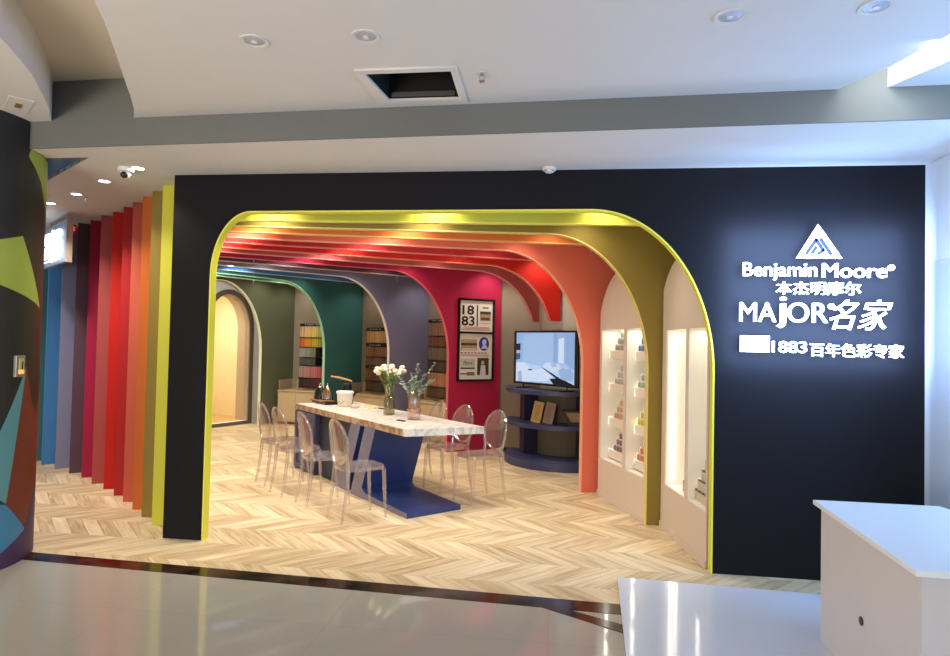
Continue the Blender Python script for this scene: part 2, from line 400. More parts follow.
def onfin(i, t, z=0, y=0):
    a = R(AN[i]); p = PI_[i]
    return Vector((p[0]+t*math.cos(a)-y*math.sin(a), p[1]+t*math.sin(a)+y*math.cos(a), z))

# ------------------------------------------------------------------ walls of the shop
def wall(name, pts, m, label, th=.05, h=H, z0=0, side=1):
    b = B()
    for p, q in zip(pts, pts[1:]):
        p = Vector(p); q = Vector(q); d = (q-p).normalized(); n = Vector((-d.y, d.x))*th*side
        b.prism([p, q, q+n, p+n], z0, h)
    return tag(b.done(name, m), label, 'wall', kind='structure')
ml = [onfin(i, .2, 0, .02) for i in range(1, 15)]
wall('wall_left', [(-2.82, .1)]+[(p.x, p.y) for p in ml]+[(-7.3, 2.7)], mat('grey_inner_wall_paint', (170, 166, 160), .8), 'pale inner wall joining the left legs of the arches', .02, H-.002)
Q14, Q12, Q10, Q8 = (-4.93, 6.89), (-3.5, 6.65), (-2.08, 5.77), (-.78, 4.73)
wall('wall_alcoves', [(-5.35, 7.0), Q14, Q12, Q10, (-.80, 4.76)], GREYW, 'taupe back wall of the three chip rack alcoves', .05, H-.002)
wall('wall_back', [(-.80, 4.79), (.4, 5.15), (1.6, 5.0), (1.6, .14)], GREYW, 'taupe wall behind the television column', .05, H-.002)
wall('wall_right', [(XR, .1), (XR, -.75)], mat('pale_blue_grey_wall_paint', (206, 212, 218), .6, var=.02), 'pale wall panel to the right of the shop front', .05, H-.004, side=1)
wall('wall_side', [(XR+.06, .02), (6.0, .02)], mat('pale_blue_grey_wall_paint', (206, 212, 218)), 'pale mall wall continuing beyond the right-hand panel', .05, H-.004)
b = B(); b.box((XR-.004, -.40, 1.075), (.008, .66, 2.15), bev=.003)
tag(b.done('trim_4', mat('pale_panel_laminate', (190, 200, 210), .35)), 'smooth pale door panel on the right-hand wall', 'panel', kind='structure')
# round column behind the television
b = B(); b.cyl((.22, 4.05, 0), (.22, 4.05, H-.002), .38, seg=64)
tag(b.done('round_column', mat('warm_white_plaster', (206, 200, 188), .8, var=.02), smooth=True), 'round plastered column behind the television', 'column', kind='structure')

# end wall with the arched doorway
E0 = Vector((-5.52, 6.30)); ea = R(65.5)
hole = [(-.90, .0)]+[(x, z) for x, z in ell(-.46, 1.72, .44, .61, 180, 0, 28)]+[(-.02, .0)]
hole = [(x, max(z, .06)) for x, z in hole]
me = curve_mesh('end', [(-3.9, 0), (1.3, 0), (1.3, H-.002), (-3.9, H-.002)], [hole], .10)
me.transform(UP)
o = link('wall_end', me, mat('soft_white_wall_paint', (236, 234, 228), .8, var=.02)); o.location = (E0.x, E0.y, 0); o.rotation_euler = (0, 0, ea)
o.location += Vector((-math.sin(ea), math.cos(ea), 0))*.05
tag(o, 'soft white end wall around the arched doorway', 'wall', kind='structure')
t = empty('door_1', (E0.x, E0.y, 0), ea, 'arched doorway with thick brown-grey frame and raised sill', 'doorway', kind='structure')
out = [(-.985, 0)]+ell(-.46, 1.72, .525, .695, 180, 0, 28)+[(.065, 0)]
me = curve_mesh('frame', out, [hole], .03); me.transform(UP); me.transform(Matrix.Translation((0, -.015, 0)))
link('door_frame', me, mat('brown_grey_frame_paint', (104, 92, 78), .5), t)
jl = [(-.90, .06)]+ell(-.46, 1.72, .44, .61, 180, 0, 28)+[(-.02, .06)]
strip(jl, 0, .32, -.02).done('jamb', mat('tan_jamb_paint', (186, 164, 136), .6), t)
# cream room beyond
b = B()
b.quad([(-1.9, .32, 0), (.5, .32, 0), (.5, 2.1, 0), (-1.9, 2.1, 0)], 1)
b.quad([(-1.9, .32, 2.6), (.5, .32, 2.6), (.5, 2.1, 2.6), (-1.9, 2.1, 2.6)])
b.quad([(-1.9, 2.1, 0), (.5, 2.1, 0), (.5, 2.1, 2.6), (-1.9, 2.1, 2.6)])
b.quad([(-1.9, .12, 0), (-1.9, 2.1, 0), (-1.9, 2.1, 2.6), (-1.9, .12, 2.6)])
b.quad([(.5, .12, 0), (.5, 2.1, 0), (.5, 2.1, 2.6), (.5, .12, 2.6)])
b.box((-.8, 2.08, .05), (2.4, .02, .1), mi=0)
me = b.mesh('room')
o = link('wall_beyond', me, [mat('cream_room_paint', (238, 220, 178), .8), mat('honey_wood_floor', (206, 170, 116), .5)])
o.location = (E0.x, E0.y, .004); o.rotation_euler = (0, 0, ea); tag(o, 'cream painted room seen through the arched doorway', 'room', kind='structure')
t = empty('light_switch', E0.to_3d()+Vector((math.cos(ea)*-1.0-math.sin(ea)*2.09, math.sin(ea)*-1.0+math.cos(ea)*2.09, 1.25)), ea, 'small brass square switch on the cream wall beyond the doorway', 'switch')
B().box((0, -.005, .06), (.09, .012, .09), bev=.003).done('switch_plate', mat('brass', (176, 142, 80), .3, metal=.8), t)
B().box((.17, -.005, .06), (.085, .012, .085), bev=.003).done('blank_plate', mat('cream_plastic', (230, 216, 184), .4), t)

# ------------------------------------------------------------------ display alcoves (arched panels with lit niches)
def alcove(O, ang, outline, niches, depth, label, shelf_spec, led=None):
    t = empty('display_alcove', (*O, 0), ang, label, 'display alcove', 'blush arched display alcoves')
    me = curve_mesh('front_panel', outline, [[(a, c), (b_, c), (b_, d), (a, d)] for a, b_, c, d in niches], .012)
    me.transform(UP); me.transform(Matrix.Translation((0, .006, 0))); link('front_panel', me, PINKW, t)
    for a, b_, c, d in niches:
        b = B(); y0, y1 = .012, depth; g = .012
        b.box(((a+b_)/2, y1, (c+d)/2), (b_-a+2*g, g, d-c+2*g))
        b.box((a-g/2, (y0+y1)/2, (c+d)/2), (g, y1-y0, d-c)); b.box((b_+g/2, (y0+y1)/2, (c+d)/2), (g, y1-y0, d-c))
        b.box(((a+b_)/2, (y0+y1)/2, c-g/2), (b_-a+2*g, y1-y0, g)); b.box(((a+b_)/2, (y0+y1)/2, d+g/2), (b_-a+2*g, y1-y0, g))
        n = b.done('niche', mat('niche_white_lacquer', (238, 234, 224), .5, var=.01), t)
        for z in shelf_spec:
            B().box(((a+b_)/2, (.09+y1)/2, z-.045), (b_-a-.004, y1-.09, .09), bev=.004).done('shelf', mat('shelf_blush_lacquer', (222, 210, 196), .5, var=.01), t)
    if led:
        for (x, z0, z1) in led: B().box((x, .06, (z0+z1)/2), (.012, .02, z1-z0), bev=.003).done('light_strip', LED, t)
    xs = [p[0] for p in outline if p[1] < .01]
    B().box(((min(xs)+max(xs))/2, -.006, .025), (max(xs)-min(xs), .012, .05), bev=.002).done('skirting', PINKW, t)
    return t
oB = (.49, 2.173); aB = math.atan2(1.186-2.173, .816-.49)
outB = [(0, 0)]+[p for p in ell(.55, 1.6, .60, .71, 180, 0, 36) if p[0] > 0 and p[0] < 1.06]+[(1.06, 0)]
NB = [(.03, .585, .385, 1.72), (.635, 1.04, .385, 1.72)]
SZ = [.485, .816, 1.167, 1.51]
tB = alcove(oB, aB, outB, NB, .26, 'blush arched alcove with white niches and paint jar shelves, between coral and olive arches', SZ)
oA = (.955, 1.08); aA = math.atan2(.10-1.129, 1.088-.945)
outA = [(-.03, 0)]+[p for p in ell(.45, 1.6, .62, .70, 180, 0, 40) if -.03 < p[0] < 1.005]+[(1.005, 0)]
NA = [(.08, .55, .385, 1.70), (.59, .985, .385, 1.70)]
tA = alcove(oA, aA, outA, NA, .26, 'blush arched alcove with tall empty white niches beside the shop front', [], led=[(.088, .42, 1.66)])
def jar_proto(name, m, ml, r=.030, h=.066):
    t = empty(name, (0, 0, 0))
    B().lathe([(r*.9, 0), (r, .004), (r, h*.72), (r*.8, h*.8)], seg=16).done('jar', m, t, smooth=True)
    B().lathe([(r*.86, h*.8), (r*.9, h*.82), (r*.9, h*.98), (r*.8, h)], seg=16).done('lid', ml, t, smooth=True)
    return t
JL = mat('silver_lid', (205, 200, 192), .35, metal=.3)
jc = {0: [('mauve brown', (130, 104, 110)), ('tan', (190, 150, 122)), ('grey', (176, 170, 158)), ('dark grey', (150, 146, 140))],
      1: [('terracotta', (190, 120, 70)), ('yellow ochre', (198, 180, 62)), ('sage green', (150, 170, 140)), ('slate blue', (92, 112, 146))]}
def put(protos, P, k, label, group):
    o = protos[k % len(protos)]
    if o.get('used'): o = dup(o)
    else: o['used'] = 1
    o.location = P; tag(o, label, 'paint jar', group)
    return o
def w(t, x, y, z):
    a = t.rotation_euler.z; return Vector((t.location.x+x*math.cos(a)-y*math.sin(a), t.location.y+x*math.sin(a)+y*math.cos(a), z))
lev = ['lowest', 'second', 'third', 'top']; nn = ['left', 'right']
for k, (a, b_, c, d) in enumerate(NB):
    for j, z in enumerate(SZ):
        cn, rgb = jc[k][j]
        pr = [jar_proto('paint_jar', mat(cn.replace(' ', '_')+'_paint_jar', rgb, .3), JL)]
        lab = f'small {cn} paint jar in the stack on the {lev[j]} shelf of the {nn[k]} niche'
        for row in range(3):
            for q in range(5-2*row if row else 5):
                x = (a+b_)/2-.02+(q-(4-2*row)/2)*.068
                put(pr, w(tB, x, .135, z+row*.0665+.0002), q, lab, f'{cn} paint jars on the {lev[j]} shelf of the {nn[k]} niche')
for k, (a, b_, c, d) in enumerate(NA):
    pr = [jar_proto('paint_tin', mat('cream_label_tin', (196, 182, 160), .4), mat('dark_tin_lid', (112, 100, 88), .4), .034, .085)]
    x0 = .80 if k else .40; nr = 4 if k else 2
    for row in range(nr):
        for q in range(nr-row):
            p = put(pr, w(tA, x0-q*.072, .10, c+row*.0855+.0002), q, f'small cream paint tin stacked at the bottom of the {nn[k]} tall niche', f'cream tins in the {nn[k]} tall niche')
            p['category'] = 'paint tin'

# ------------------------------------------------------------------ dark curved column of the mall
CC = Vector((-4.17, -.78)); CR = .603
b = B(); b.lathe([(CR, 0), (CR, 3.0)], seg=160)
col = b.done('mall_column', mat('black_column_laminate', (34, 34, 36), .45, var=.05), smooth=True); col.location = (CC.x, CC.y, 0)
tag(col, 'thick round black column with coloured geometric graphics', 'column', kind='structure')
def patch(name, pts, m, d=.0015):
    bm = bmesh.new(); f = bm.faces.new([bm.verts.new((x, z, 0)) for x, z in pts])
    lo = min(p[0] for p in pts); hi = max(p[0] for p in pts); x = lo+1.5
    while x < hi:
        bmesh.ops.bisect_plane(bm, geom=bm.verts[:]+bm.edges[:]+bm.faces[:], plane_co=(x, 0, 0), plane_no=(1, 0, 0)); x += 1.5
    for v in bm.verts:
        a = R(v.co.x); z = v.co.y; v.co = ((CR+d)*math.cos(a), (CR+d)*math.sin(a), z)
    me = bpy.data.meshes.new(name); bm.to_mesh(me); bm.free()
    for p in me.polygons: p.use_smooth = True
    return link(name, me, m, col)
LIME = mat('lime_vinyl', (158, 174, 70), .5)
patch('lime_graphic', [(-14, 2.15), (4.6, 2.211), (12.8, 2.046), (20, 1.90), (29, 1.73), (20, 1.77), (8, 1.81), (-11, 1.87), (-30, 1.9), (-30, 2.1)], LIME)
patch('lime_graphic', [(7, 2.76), (9, 2.815), (24, 2.81), (45, 2.8), (45, 2.3), (29, 2.5), (22, 2.62), (14, 2.70)], LIME)
patch('teal_graphic', [(12.8, 1.331), (-7.3, .884), (-30, .5), (-30, .5), (-5.8, .47), (-.2, .426), (6, .85)], mat('teal_vinyl', (92, 152, 156), .5))
patch('russet_graphic', [(12.8, 1.331), (-.2, .419), (17.6, .226), (32, .5), (60, .8), (60, 1.5), (28, 1.0), (20, 1.1)], mat('russet_vinyl', (122, 50, 38), .5))
patch('blue_graphic', [(-30, .40), (-5.5, .434), (-.2, .419), (17.7, .212), (-4.7, .10), (-30, .0)], mat('azure_vinyl', (62, 132, 172), .5), .002)
patch('purple_graphic', [(-30, .0), (-4.7, .10), (17.7, .212), (30, .42), (60, .75), (60, 0), (10, 0)], mat('purple_vinyl', (70, 44, 84), .5), .001)
a = R(5.2)
t = empty('control_box', (CC.x+CR*math.cos(a), CC.y+CR*math.sin(a), 1.26), a+R(90), 'small metal-framed control box with orange lamp on the black column', 'control box'); t.scale = (.72, .8, .9)
B().box((0, -.008, .08), (.11, .03, .16), bev=.004).done('case', mat('grey_metal_case', (150, 146, 138), .4, metal=.4), t)
B().box((.004, -.025, .095), (.06, .006, .085), bev=.002).done('window', mat('pale_yellow_window', (198, 186, 120), .3), t)
B().box((.004, -.026, .038), (.06, .008, .03), bev=.002).done('lamp', mat('amber_lamp', (240, 150, 60), .4, emit=1.5), t)
B().box((.012, -.03, .085), (.010, .004, .06)).done('key', BLACK, t)

# neighbour's lit hanging sign
sp0, sp1 = Vector((-5.83, 1.95)), Vector((-4.98, 1.28)); sa = math.atan2(sp1.y-sp0.y, sp1.x-sp0.x); sl = (sp1-sp0).length
t = empty('hanging_sign', (sp0.x, sp0.y, 2.30), sa, 'lit white characters on a blue-grey hanging sign in the corridor', 'sign')
B().box((sl/2, .03, .225), (sl, .05, .45), bev=.004).done('panel', mat('slate_blue_panel', (112, 128, 148), .5), t)
B().box((sl+.012, .03, .225), (.02, .06, .46), bev=.004).done('side_cover', mat('beige_side_cover', (176, 160, 146), .6), t)
link('lettering', text_mesh('\u58A8\u989C', .05, sl-.10, .03, .37, .03, -.012, .03), mat('corridor_sign_glow', (232, 240, 255), .5, emit=2.5), t)
for x in (.15, sl-.1): B().cyl((x, .03, .45), (x, .03, H-2.30), .008).done('hanger', METAL, t)
t = empty('exit_light', (-5.55, 2.02, H-.09), sa, 'tiny red lamp at the ceiling above the hanging sign', 'lamp')
B().box((0, 0, .045), (.16, .04, .05), bev=.006).done('red_lens', mat('red_lens', (230, 60, 50), .4, emit=1.2), t)
B().box((0, 0, .08), (.18, .06, .02), bev=.004).done('base', BLACK, t)

# ------------------------------------------------------------------ sign on the facade
t = empty('brand_sign', (0, 0, 0), 0, 'glowing white logo and lettering on the charcoal wall', 'sign'); 
SY = -.030
def letters(name, s, x0, x1, z0, z1, off=.0, shear=0, dep=.02): return link(name, text_mesh(s, x0, x1, z0, z1, dep, SY, off, shear), GLOW, t)
me = curve_mesh('emblem', [(1.632, 2.176), (1.922, 2.176), (1.768, 2.408)], [], .02)
me.transform(UP); me.transform(Matrix.Translation((0, SY-.01, 0))); link('triangle_emblem', me, GLOW, t)
b = B()
for p, q in (((1.692, 2.206), (1.753, 2.302)), ((1.753, 2.302), (1.800, 2.228)), ((1.782, 2.306), (1.848, 2.204)), ((1.800, 2.228), (1.768, 2.206)), ((1.730, 2.212), (1.754, 2.250))):
    p = Vector(p); q = Vector(q); d = q-p; b.box(((p.x+q.x)/2, SY-.022, (p.y+q.y)/2), (d.length+.012, .012, .021), rot=Matrix.Rotation(-math.atan2(d.y, d.x), 4, 'Y'))
b.done('emblem_lines', mat('slate_blue_line', (26, 30, 70), .9), t)
letters('brand_lettering', 'Benjamin', 1.285, 1.765, 2.022, 2.146, .003)
letters('brand_lettering', 'Moore', 1.800, 2.205, 2.046, 2.142, .001)
letters('registered_mark', '\u00AE', 2.212, 2.252, 2.095, 2.135, .0)
letters('chinese_lettering', '\u672C\u6770\u660E\u6469\u5C14', 1.502, 2.043, 1.928, 2.018, .0)
letters('name_lettering', 'MA', 1.266, 1.503, 1.740, 1.872, .0)
letters('name_lettering', 'j', 1.505, 1.570, 1.700, 1.912, .0)
letters('name_lettering', 'OR', 1.578, 1.835, 1.738, 1.874, .0)
letters('registered_mark', '\u00AE', 1.838, 1.878, 1.832, 1.870, .0)
letters('script_lettering', '\u540D\u5BB6', 1.850, 2.240, 1.695, 1.900, .000, .35)
letters('year_lettering', '1883', 1.480, 1.702, 1.532, 1.610, .004)
letters('slogan_lettering', '\u767E\u5E74\u8272\u5F69\u4E13\u5BB6', 1.726, 2.312, 1.510, 1.602, .0)
B().box((1.366, SY-.012, 1.588), (.19, .024, .112), bev=.003).done('light_panel', mat('pinkish_glow_panel', (250, 236, 252), .5, emit=1.4, var=.01), t)
for x, z in ((1.768, 2.25), (1.5, 2.08), (2.0, 2.08), (1.77, 1.97), (1.45, 1.80), (2.1, 1.80), (1.37, 1.588), (1.6, 1.57), (2.1, 1.555)): pass
for c in t.children: c.location = (0, 0, 0)
# re-base the sign at its wall fixing
off = Vector((1.768, 0, 1.5)); t.location = off
for c in t.children: c.data.transform(Matrix.Translation(-off))

# ------------------------------------------------------------------ table
TN, TA = (-1.304, .957), R(-45.74)
tab = empty('display_table', (*TN, 0), TA, 'long marble-topped table on a navy slanted pedestal', 'table')
MARB = marble_mat('pale_veined_marble', (190, 186, 178), (222, 218, 210), 1.6, .3, 20)
b = B(); b.prism([(0.02, 0), (.202, .743), (-2.595, .743), (-2.595, 0), (-.03, 0)], .705, .77); b.done('tabletop', MARB, tab)
B().box((-1.31, -.004, .737), (2.56, .008, .062)).done('edge_band', marble_mat('brown_veined_marble', (142, 112, 84), (186, 160, 132), 1.6, .4, 14), tab)
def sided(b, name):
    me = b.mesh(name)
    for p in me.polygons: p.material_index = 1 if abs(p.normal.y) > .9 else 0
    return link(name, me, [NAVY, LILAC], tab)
b = B(); b.prism([(.10, 0), (.10, .045), (-.70, .06), (-.77, .10), (-.52, .704), (-.74, .704), (-1.02, 0)], -.015, .565, 'y'); sided(b, 'slanted_pedestal')
b = B(); b.prism([(-.84, .704), (-1.05, .704), (-1.40, 0), (-1.14, 0)], -.01, .56, 'y'); sided(b, 'slanted_pedestal')
B().box((-1.52, .28, .352), (.90, .46, .704)).done('core', NAVYD, tab)
cb = B().box((-2.28, .33, .352), (.60, .66, .704), bev=.004).done('cabinet', mat('slate_navy_lacquer', (76, 78, 112), .5, var=.03), tab)
me = curve_mesh('door', [(-2.57, .02), (-1.99, .02), (-1.99, .69), (-2.57, .69)], [[(-2.51, .08), (-2.05, .08), (-2.05, .63), (-2.51, .63)]], .018)
me.transform(UP); me.transform(Matrix.Translation((0, -.009, 0))); link('door_frame', me, mat('slate_navy_lacquer', (76, 78, 112)), cb)

# ------------------------------------------------------------------ chairs
ACR = clear_mat('clear_pink_acrylic', (.94, .90, .89), .4, .10, (255, 236, 230))
def chair():
    t = empty('ghost_chair', (0, 0, 0))
    # seat: rounded plate
    b = B(); o_ = []
    for k in range(40):
        a = 2*math.pi*k/40; c, s = math.cos(a), math.sin(a); e = .5
        x = math.copysign(abs(c)**e, c)*(.178+.010*s); y = math.copysign(abs(s)**e, s)*.195
        o_.append((x, y))
    b.prism(o_, .432, .462); b.done('seat', ACR, t, smooth=True)
    for sx in (-1, 1):
        B().tube([(sx*.142, .172, .435), (sx*.144, .185, .2), (sx*.145, .20, 0)], [.019, .016, .011], 8).done('leg', ACR, t, smooth=True)
        B().tube([(sx*.136, -.165, .435), (sx*.139, -.178, .28), (sx*.143, -.198, .12), (sx*.146, -.222, 0)], [.020, .017, .014, .011], 8).done('leg', ACR, t, smooth=True)
    # oval back leaning back
    def bp(x, h): return (x, -.168-.055*(h/.42)-.025*(1-(x/.16)**2), .45+h)
    ring = []
    for k in range(36):
        a = 2*math.pi*k/36; ring.append(bp(.170*math.sin(a), .225-.195*math.cos(a)))
    b = B(); b.tube(ring, .011, 8, closed=True)
    fr = b.done('back_frame', ACR, t, smooth=True)
    b = B(); vc = [];
    for rr in (0, .35, .7, .97):
        vc.append([b.bm.verts.new(bp(rr*.168*math.sin(2*math.pi*k/36), .225-rr*.19*math.cos(2*math.pi*k/36))) for k in range(36)] if rr else [b.bm.verts.new(bp(0, .225))])
    for k in range(36): b.bm.faces.new((vc[0][0], vc[1][k], vc[1][(k+1) % 36]))
    for u in (1, 2):
        for k in range(36): b.bm.faces.new((vc[u][k], vc[u+1][k], vc[u+1][(k+1) % 36], vc[u][(k+1) % 36]))
    o = b.done('back_shell', clear_mat('clear_back_panel', (.93, .88, .86), .3, .12), t, smooth=True)
    for sx in (-1, 1):
        pts = [(sx*.136, -.165, .44), (sx*.140, -.180, .52), bp(sx*.163, .15), bp(sx*.170, .225)]
        B().tube(pts, [.018, .014, .012, .011], 8).done('back_post', ACR, t, smooth=True)
    return t
proto = chair()
def tl(a, b_): c, s = math.cos(TA), math.sin(TA); return Vector((TN[0]+a*c-b_*s, TN[1]+a*s+b_*c, 0))
spots = [(-.19, -.345, 0, 'closest to the camera on the left side of the table'), (-.80, -.40, -3, 'second from the near end on the left side of the table'),
         (-1.35, -.45, 3, 'third from the near end on the left side of the table'), (-1.90, -.42, 0, 'furthest back on the left side of the table'),
         (-.10, .93, 180, 'nearest on the right side, in front of the crimson arch'), (-.66, .93, 183, 'in the middle of the right side of the table'),
         (-1.20, .95, 178, 'furthest back on the right side of the table')]
for i, (a, b_, rz, lab) in enumerate(spots):
    o = proto if i == 0 else dup(proto)
    o.location = tl(a, b_); o.rotation_euler = (0, 0, TA+R(rz))
    tag(o, 'clear oval-backed acrylic chair '+lab, 'chair', 'clear acrylic chairs around the table')

# ------------------------------------------------------------------ things on the table
TZ = .7705
def on_table(a, b_, z=TZ): p = tl(a, b_); p.z = z; return p
t = empty('serving_tray', on_table(-2.45, .36), TA, 'black tray beside the kettles with a wooden board on its edge', 'tray')
b = B(); b.box((.0, 0, .008), (.42, .26, .016), bev=.004)
for s in (-1, 1): b.box((0, s*.125, .018), (.42, .012, .022)); b.box((s*.205, 0, .018), (.012, .25, .022))
b.done('tray', BLACK, t)
B().box((-.06, -.06, .036), (.40, .16, .014), bev=.004).done('wooden_board', mat('walnut_board', (150, 112, 70), .5), t)
STEEL = mat('polished_steel', (196, 192, 186), .15, metal=1)
t = empty('steel_kettle', on_table(-2.58, .30, TZ+.044), TA, 'small polished dark teapot on the wooden board', 'teapot'); t.scale = (1.22, 1.22, 1.2)
B().lathe([(.05, 0), (.062, .01), (.055, .07), (.032, .115), (.03, .12)], seg=24).done('body', mat('dark_glossy_glass', (24, 20, 18), .08, spec=.9), t, smooth=True)
B().lathe([(.032, .12), (.02, .135), (.008, .14), (.012, .155), (.002, .16)], seg=16).done('lid', STEEL, t, smooth=True)
B().tube([(.055, 0, .04), (.085, 0, .07), (.10, 0, .10)], [.012, .009, .006]).done('spout', STEEL, t, smooth=True)
t = empty('steel_kettle', on_table(-2.44, .34, TZ+.044), TA, 'shiny steel teapot in the middle of the tray', 'teapot'); t.scale = (1.22, 1.22, 1.2)
B().lathe([(.048, 0), (.060, .01), (.050, .08), (.026, .12), (.024, .125)], seg=24).done('body', STEEL, t, smooth=True)
B().lathe([(.026, .125), (.016, .138), (.007, .142), (.010, .156), (.002, .16)], seg=16).done('lid', STEEL, t, smooth=True)
B().tube([(.045, 0, .05), (.075, 0, .08), (.085, 0, .11)], [.011, .008, .006]).done('spout', STEEL, t, smooth=True)
t = empty('tall_kettle', on_table(-2.36, .56, TZ), .1, 'tall black kettle with a raised wooden handle', 'kettle'); t.scale = (1.22, 1.22, 1.2)
B().lathe([(.06, 0), (.066, .008), (.062, .10), (.045, .19), (.045, .20)], seg=24).done('body', BLACK, t, smooth=True)
B().lathe([(.046, .20), (.03, .214), (.008, .218), (.010, .23), (.002, .232)], seg=16).done('lid', BLACK, t, smooth=True)
B().tube([(-.17, 0, .275), (-.08, 0, .262), (.0, 0, .242), (.05, 0, .228)], [.009, .012, .012, .010]).done('handle', mat('blond_wood_handle', (184, 144, 102), .6), t, smooth=True)
B().tube([(.055, 0, .06), (.10, 0, .12), (.115, 0, .16)], [.012, .009, .006]).done('spout', BLACK, t, smooth=True)
t = empty('plastic_tub', on_table(-2.03, .38), TA, 'white lidded plastic tub on the tabletop', 'tub'); t.scale = (1.12, 1.12, 1.2)
B().lathe([(.070, 0), (.074, .006), (.084, .125), (.084, .13)], seg=32).done('tub', mat('milky_plastic', (226, 222, 206), .4), t, smooth=True)
B().lathe([(.088, .126), (.092, .128), (.092, .144), (.086, .150)], seg=32).done('lid', mat('white_plastic', (240, 240, 238), .35), t, smooth=True)
b = B(); 
for k in range(9): a = R(-130+12*k); b.box((.0765*math.cos(a), .0765*math.sin(a), .03+.012*((k*7) % 3)), (.003, .012, .01), rz=a)
b.done('printed_label', mat('grey_print', (120, 112, 108), .6), t)
t = empty('small_dish', on_table(-1.80, .40), TA, 'small round grey-white dish right of the plastic tub', 'dish')
B().lathe([(.046, 0), (.05, .004), (.052, .034), (.046, .036), (.044, .012), (.0005, .010)], seg=28).done('dish', mat('greige_ceramic', (196, 186, 172), .5), t, smooth=True)
B().lathe([(.043, .011), (.043, .03), (.0005, .034)], seg=24).done('white_contents', mat('white_cream', (240, 238, 232), .6), t, smooth=True)
t = empty('folded_cloth', on_table(-1.72, .56), TA, 'crumpled pale yellow cloth beside the small dish', 'cloth')
b = B(); b.box((0, 0, .006), (.16, .09, .012), bev=.004); b.box((.03, .01, .018), (.10, .05, .014), rz=.4, bev=.005); b.done('cloth', mat('pale_yellow_cloth', (222, 200, 130), .8), t)
t = empty('black_marker', on_table(-1.55, .62), TA+R(15), 'black marker lying behind the yellow cloth', 'marker')
B().cyl((-.06, 0, .008), (.03, 0, .008), .008, seg=12).done('barrel', BLACK, t, smooth=True); B().cyl((.03, 0, .008), (.07, 0, .008), .0085, seg=12).done('cap', BLACK, t, smooth=True)
t = empty('eyeglasses', on_table(-.50, .25), TA+R(10), 'dark folded eyeglasses lying near the pink glass vase', 'eyeglasses')
for sx in (-1, 1):
    B().tube([(sx*.034+.024*math.cos(R(a)), 0+.017*math.sin(R(a)), .006) for a in range(0, 360, 30)], .003, 6, closed=True).done('lens_rim', BLACK, t, smooth=True)
    B().tube([(sx*.06, .01, .006), (sx*.05, .025, .01), (-sx*.04, .035, .006)], .0028, 6).done('temple', BLACK, t, smooth=True)
B().tube([(-.012, 0, .006), (0, .004, .009), (.012, 0, .006)], .0025, 6).done('bridge', BLACK, t)
# green glass bottle with cream flowers
def stem_curve(p0, p1, bend, n=6):
    p0 = Vector(p0); p1 = Vector(p1); m = (p0+p1)/2+Vector(bend)
    return [p0*(1-u)**2+m*2*u*(1-u)+p1*u*u for u in [i/n for i in range(n+1)]]
t = empty('glass_bottle_vase', on_table(-1.05, .43), TA, 'olive green glass bottle vase holding the cream flowers', 'vase')
B().lathe([(.056, 0), (.060, .006), (.060, .165), (.050, .19), (.022, .205), (.020, .27), (.026, .274), (.026, .284), (.020, .286)], seg=28).done('bottle', clear_mat('olive_glass', (.62, .56, .34), .25, .12, (120, 104, 60)), t, smooth=True)
t = empty('flower_bunch', on_table(-1.05, .43, TZ+.02), TA, 'bunch of cream roses with green leaves in the olive bottle', 'flowers')
LEAF = mat('fresh_green_leaf', (124, 148, 84), .6); STM = mat('green_stem', (104, 128, 66), .6); CREAM = mat('cream_petals', (240, 234, 206), .7)
rnd = random.Random(3)
b = B(); heads = []
for k in range(20):
    a = rnd.uniform(0, 6.28); rr = .155*math.sqrt(rnd.random()); p = (rr*math.cos(a)*1.15, rr*math.sin(a), .43+rnd.uniform(0, .09)-rr*.15); heads.append(p)
    b.tube(stem_curve((0, 0, .02), p, (-p[0]*.35, -p[1]*.35, .03)), .0028, 5)
b.done('stems', STM, t, smooth=True)
for p in heads:
    b = B(); rm = Matrix.Rotation(rnd.uniform(0, 3), 4, 'Z')
    b.ball(p, .024, (1, 1, .85), 10)
    for k in range(5):
        a = 2*math.pi*k/5; b.ball((p[0]+.013*math.cos(a), p[1]+.013*math.sin(a), p[2]-.003), .019, (1, 1, 1.05), 8)
    b.done('rose', CREAM, t, smooth=True)
def leafq(b, base, dirv, L_, W_):
    base = Vector(base); d = Vector(dirv).normalized(); s = d.cross(Vector((0, 0, 1)));
    if s.length < .1: s = Vector((1, 0, 0))
    s.normalize(); n = s.cross(d)
    ps = [base, base+d*L_*.35+s*W_/2+n*.004, base+d*L_*.75+s*W_*.38, base+d*L_-n*.006, base+d*L_*.75-s*W_*.38, base+d*L_*.35-s*W_/2+n*.004]
    b.bm.faces.new([b.bm.verts.new(p) for p in ps])
b = B()
for k in range(80):
    a = rnd.uniform(0, 6.28); z = rnd.uniform(.27, .42); r_ = .01+(z-.25)*.5*rnd.random()
    leafq(b, (r_*math.cos(a), r_*math.sin(a), z), (math.cos(a), math.sin(a), rnd.uniform(.1, 1.2)), rnd.uniform(.05, .09), rnd.uniform(.025, .04))
b.done('leaves', LEAF, t)
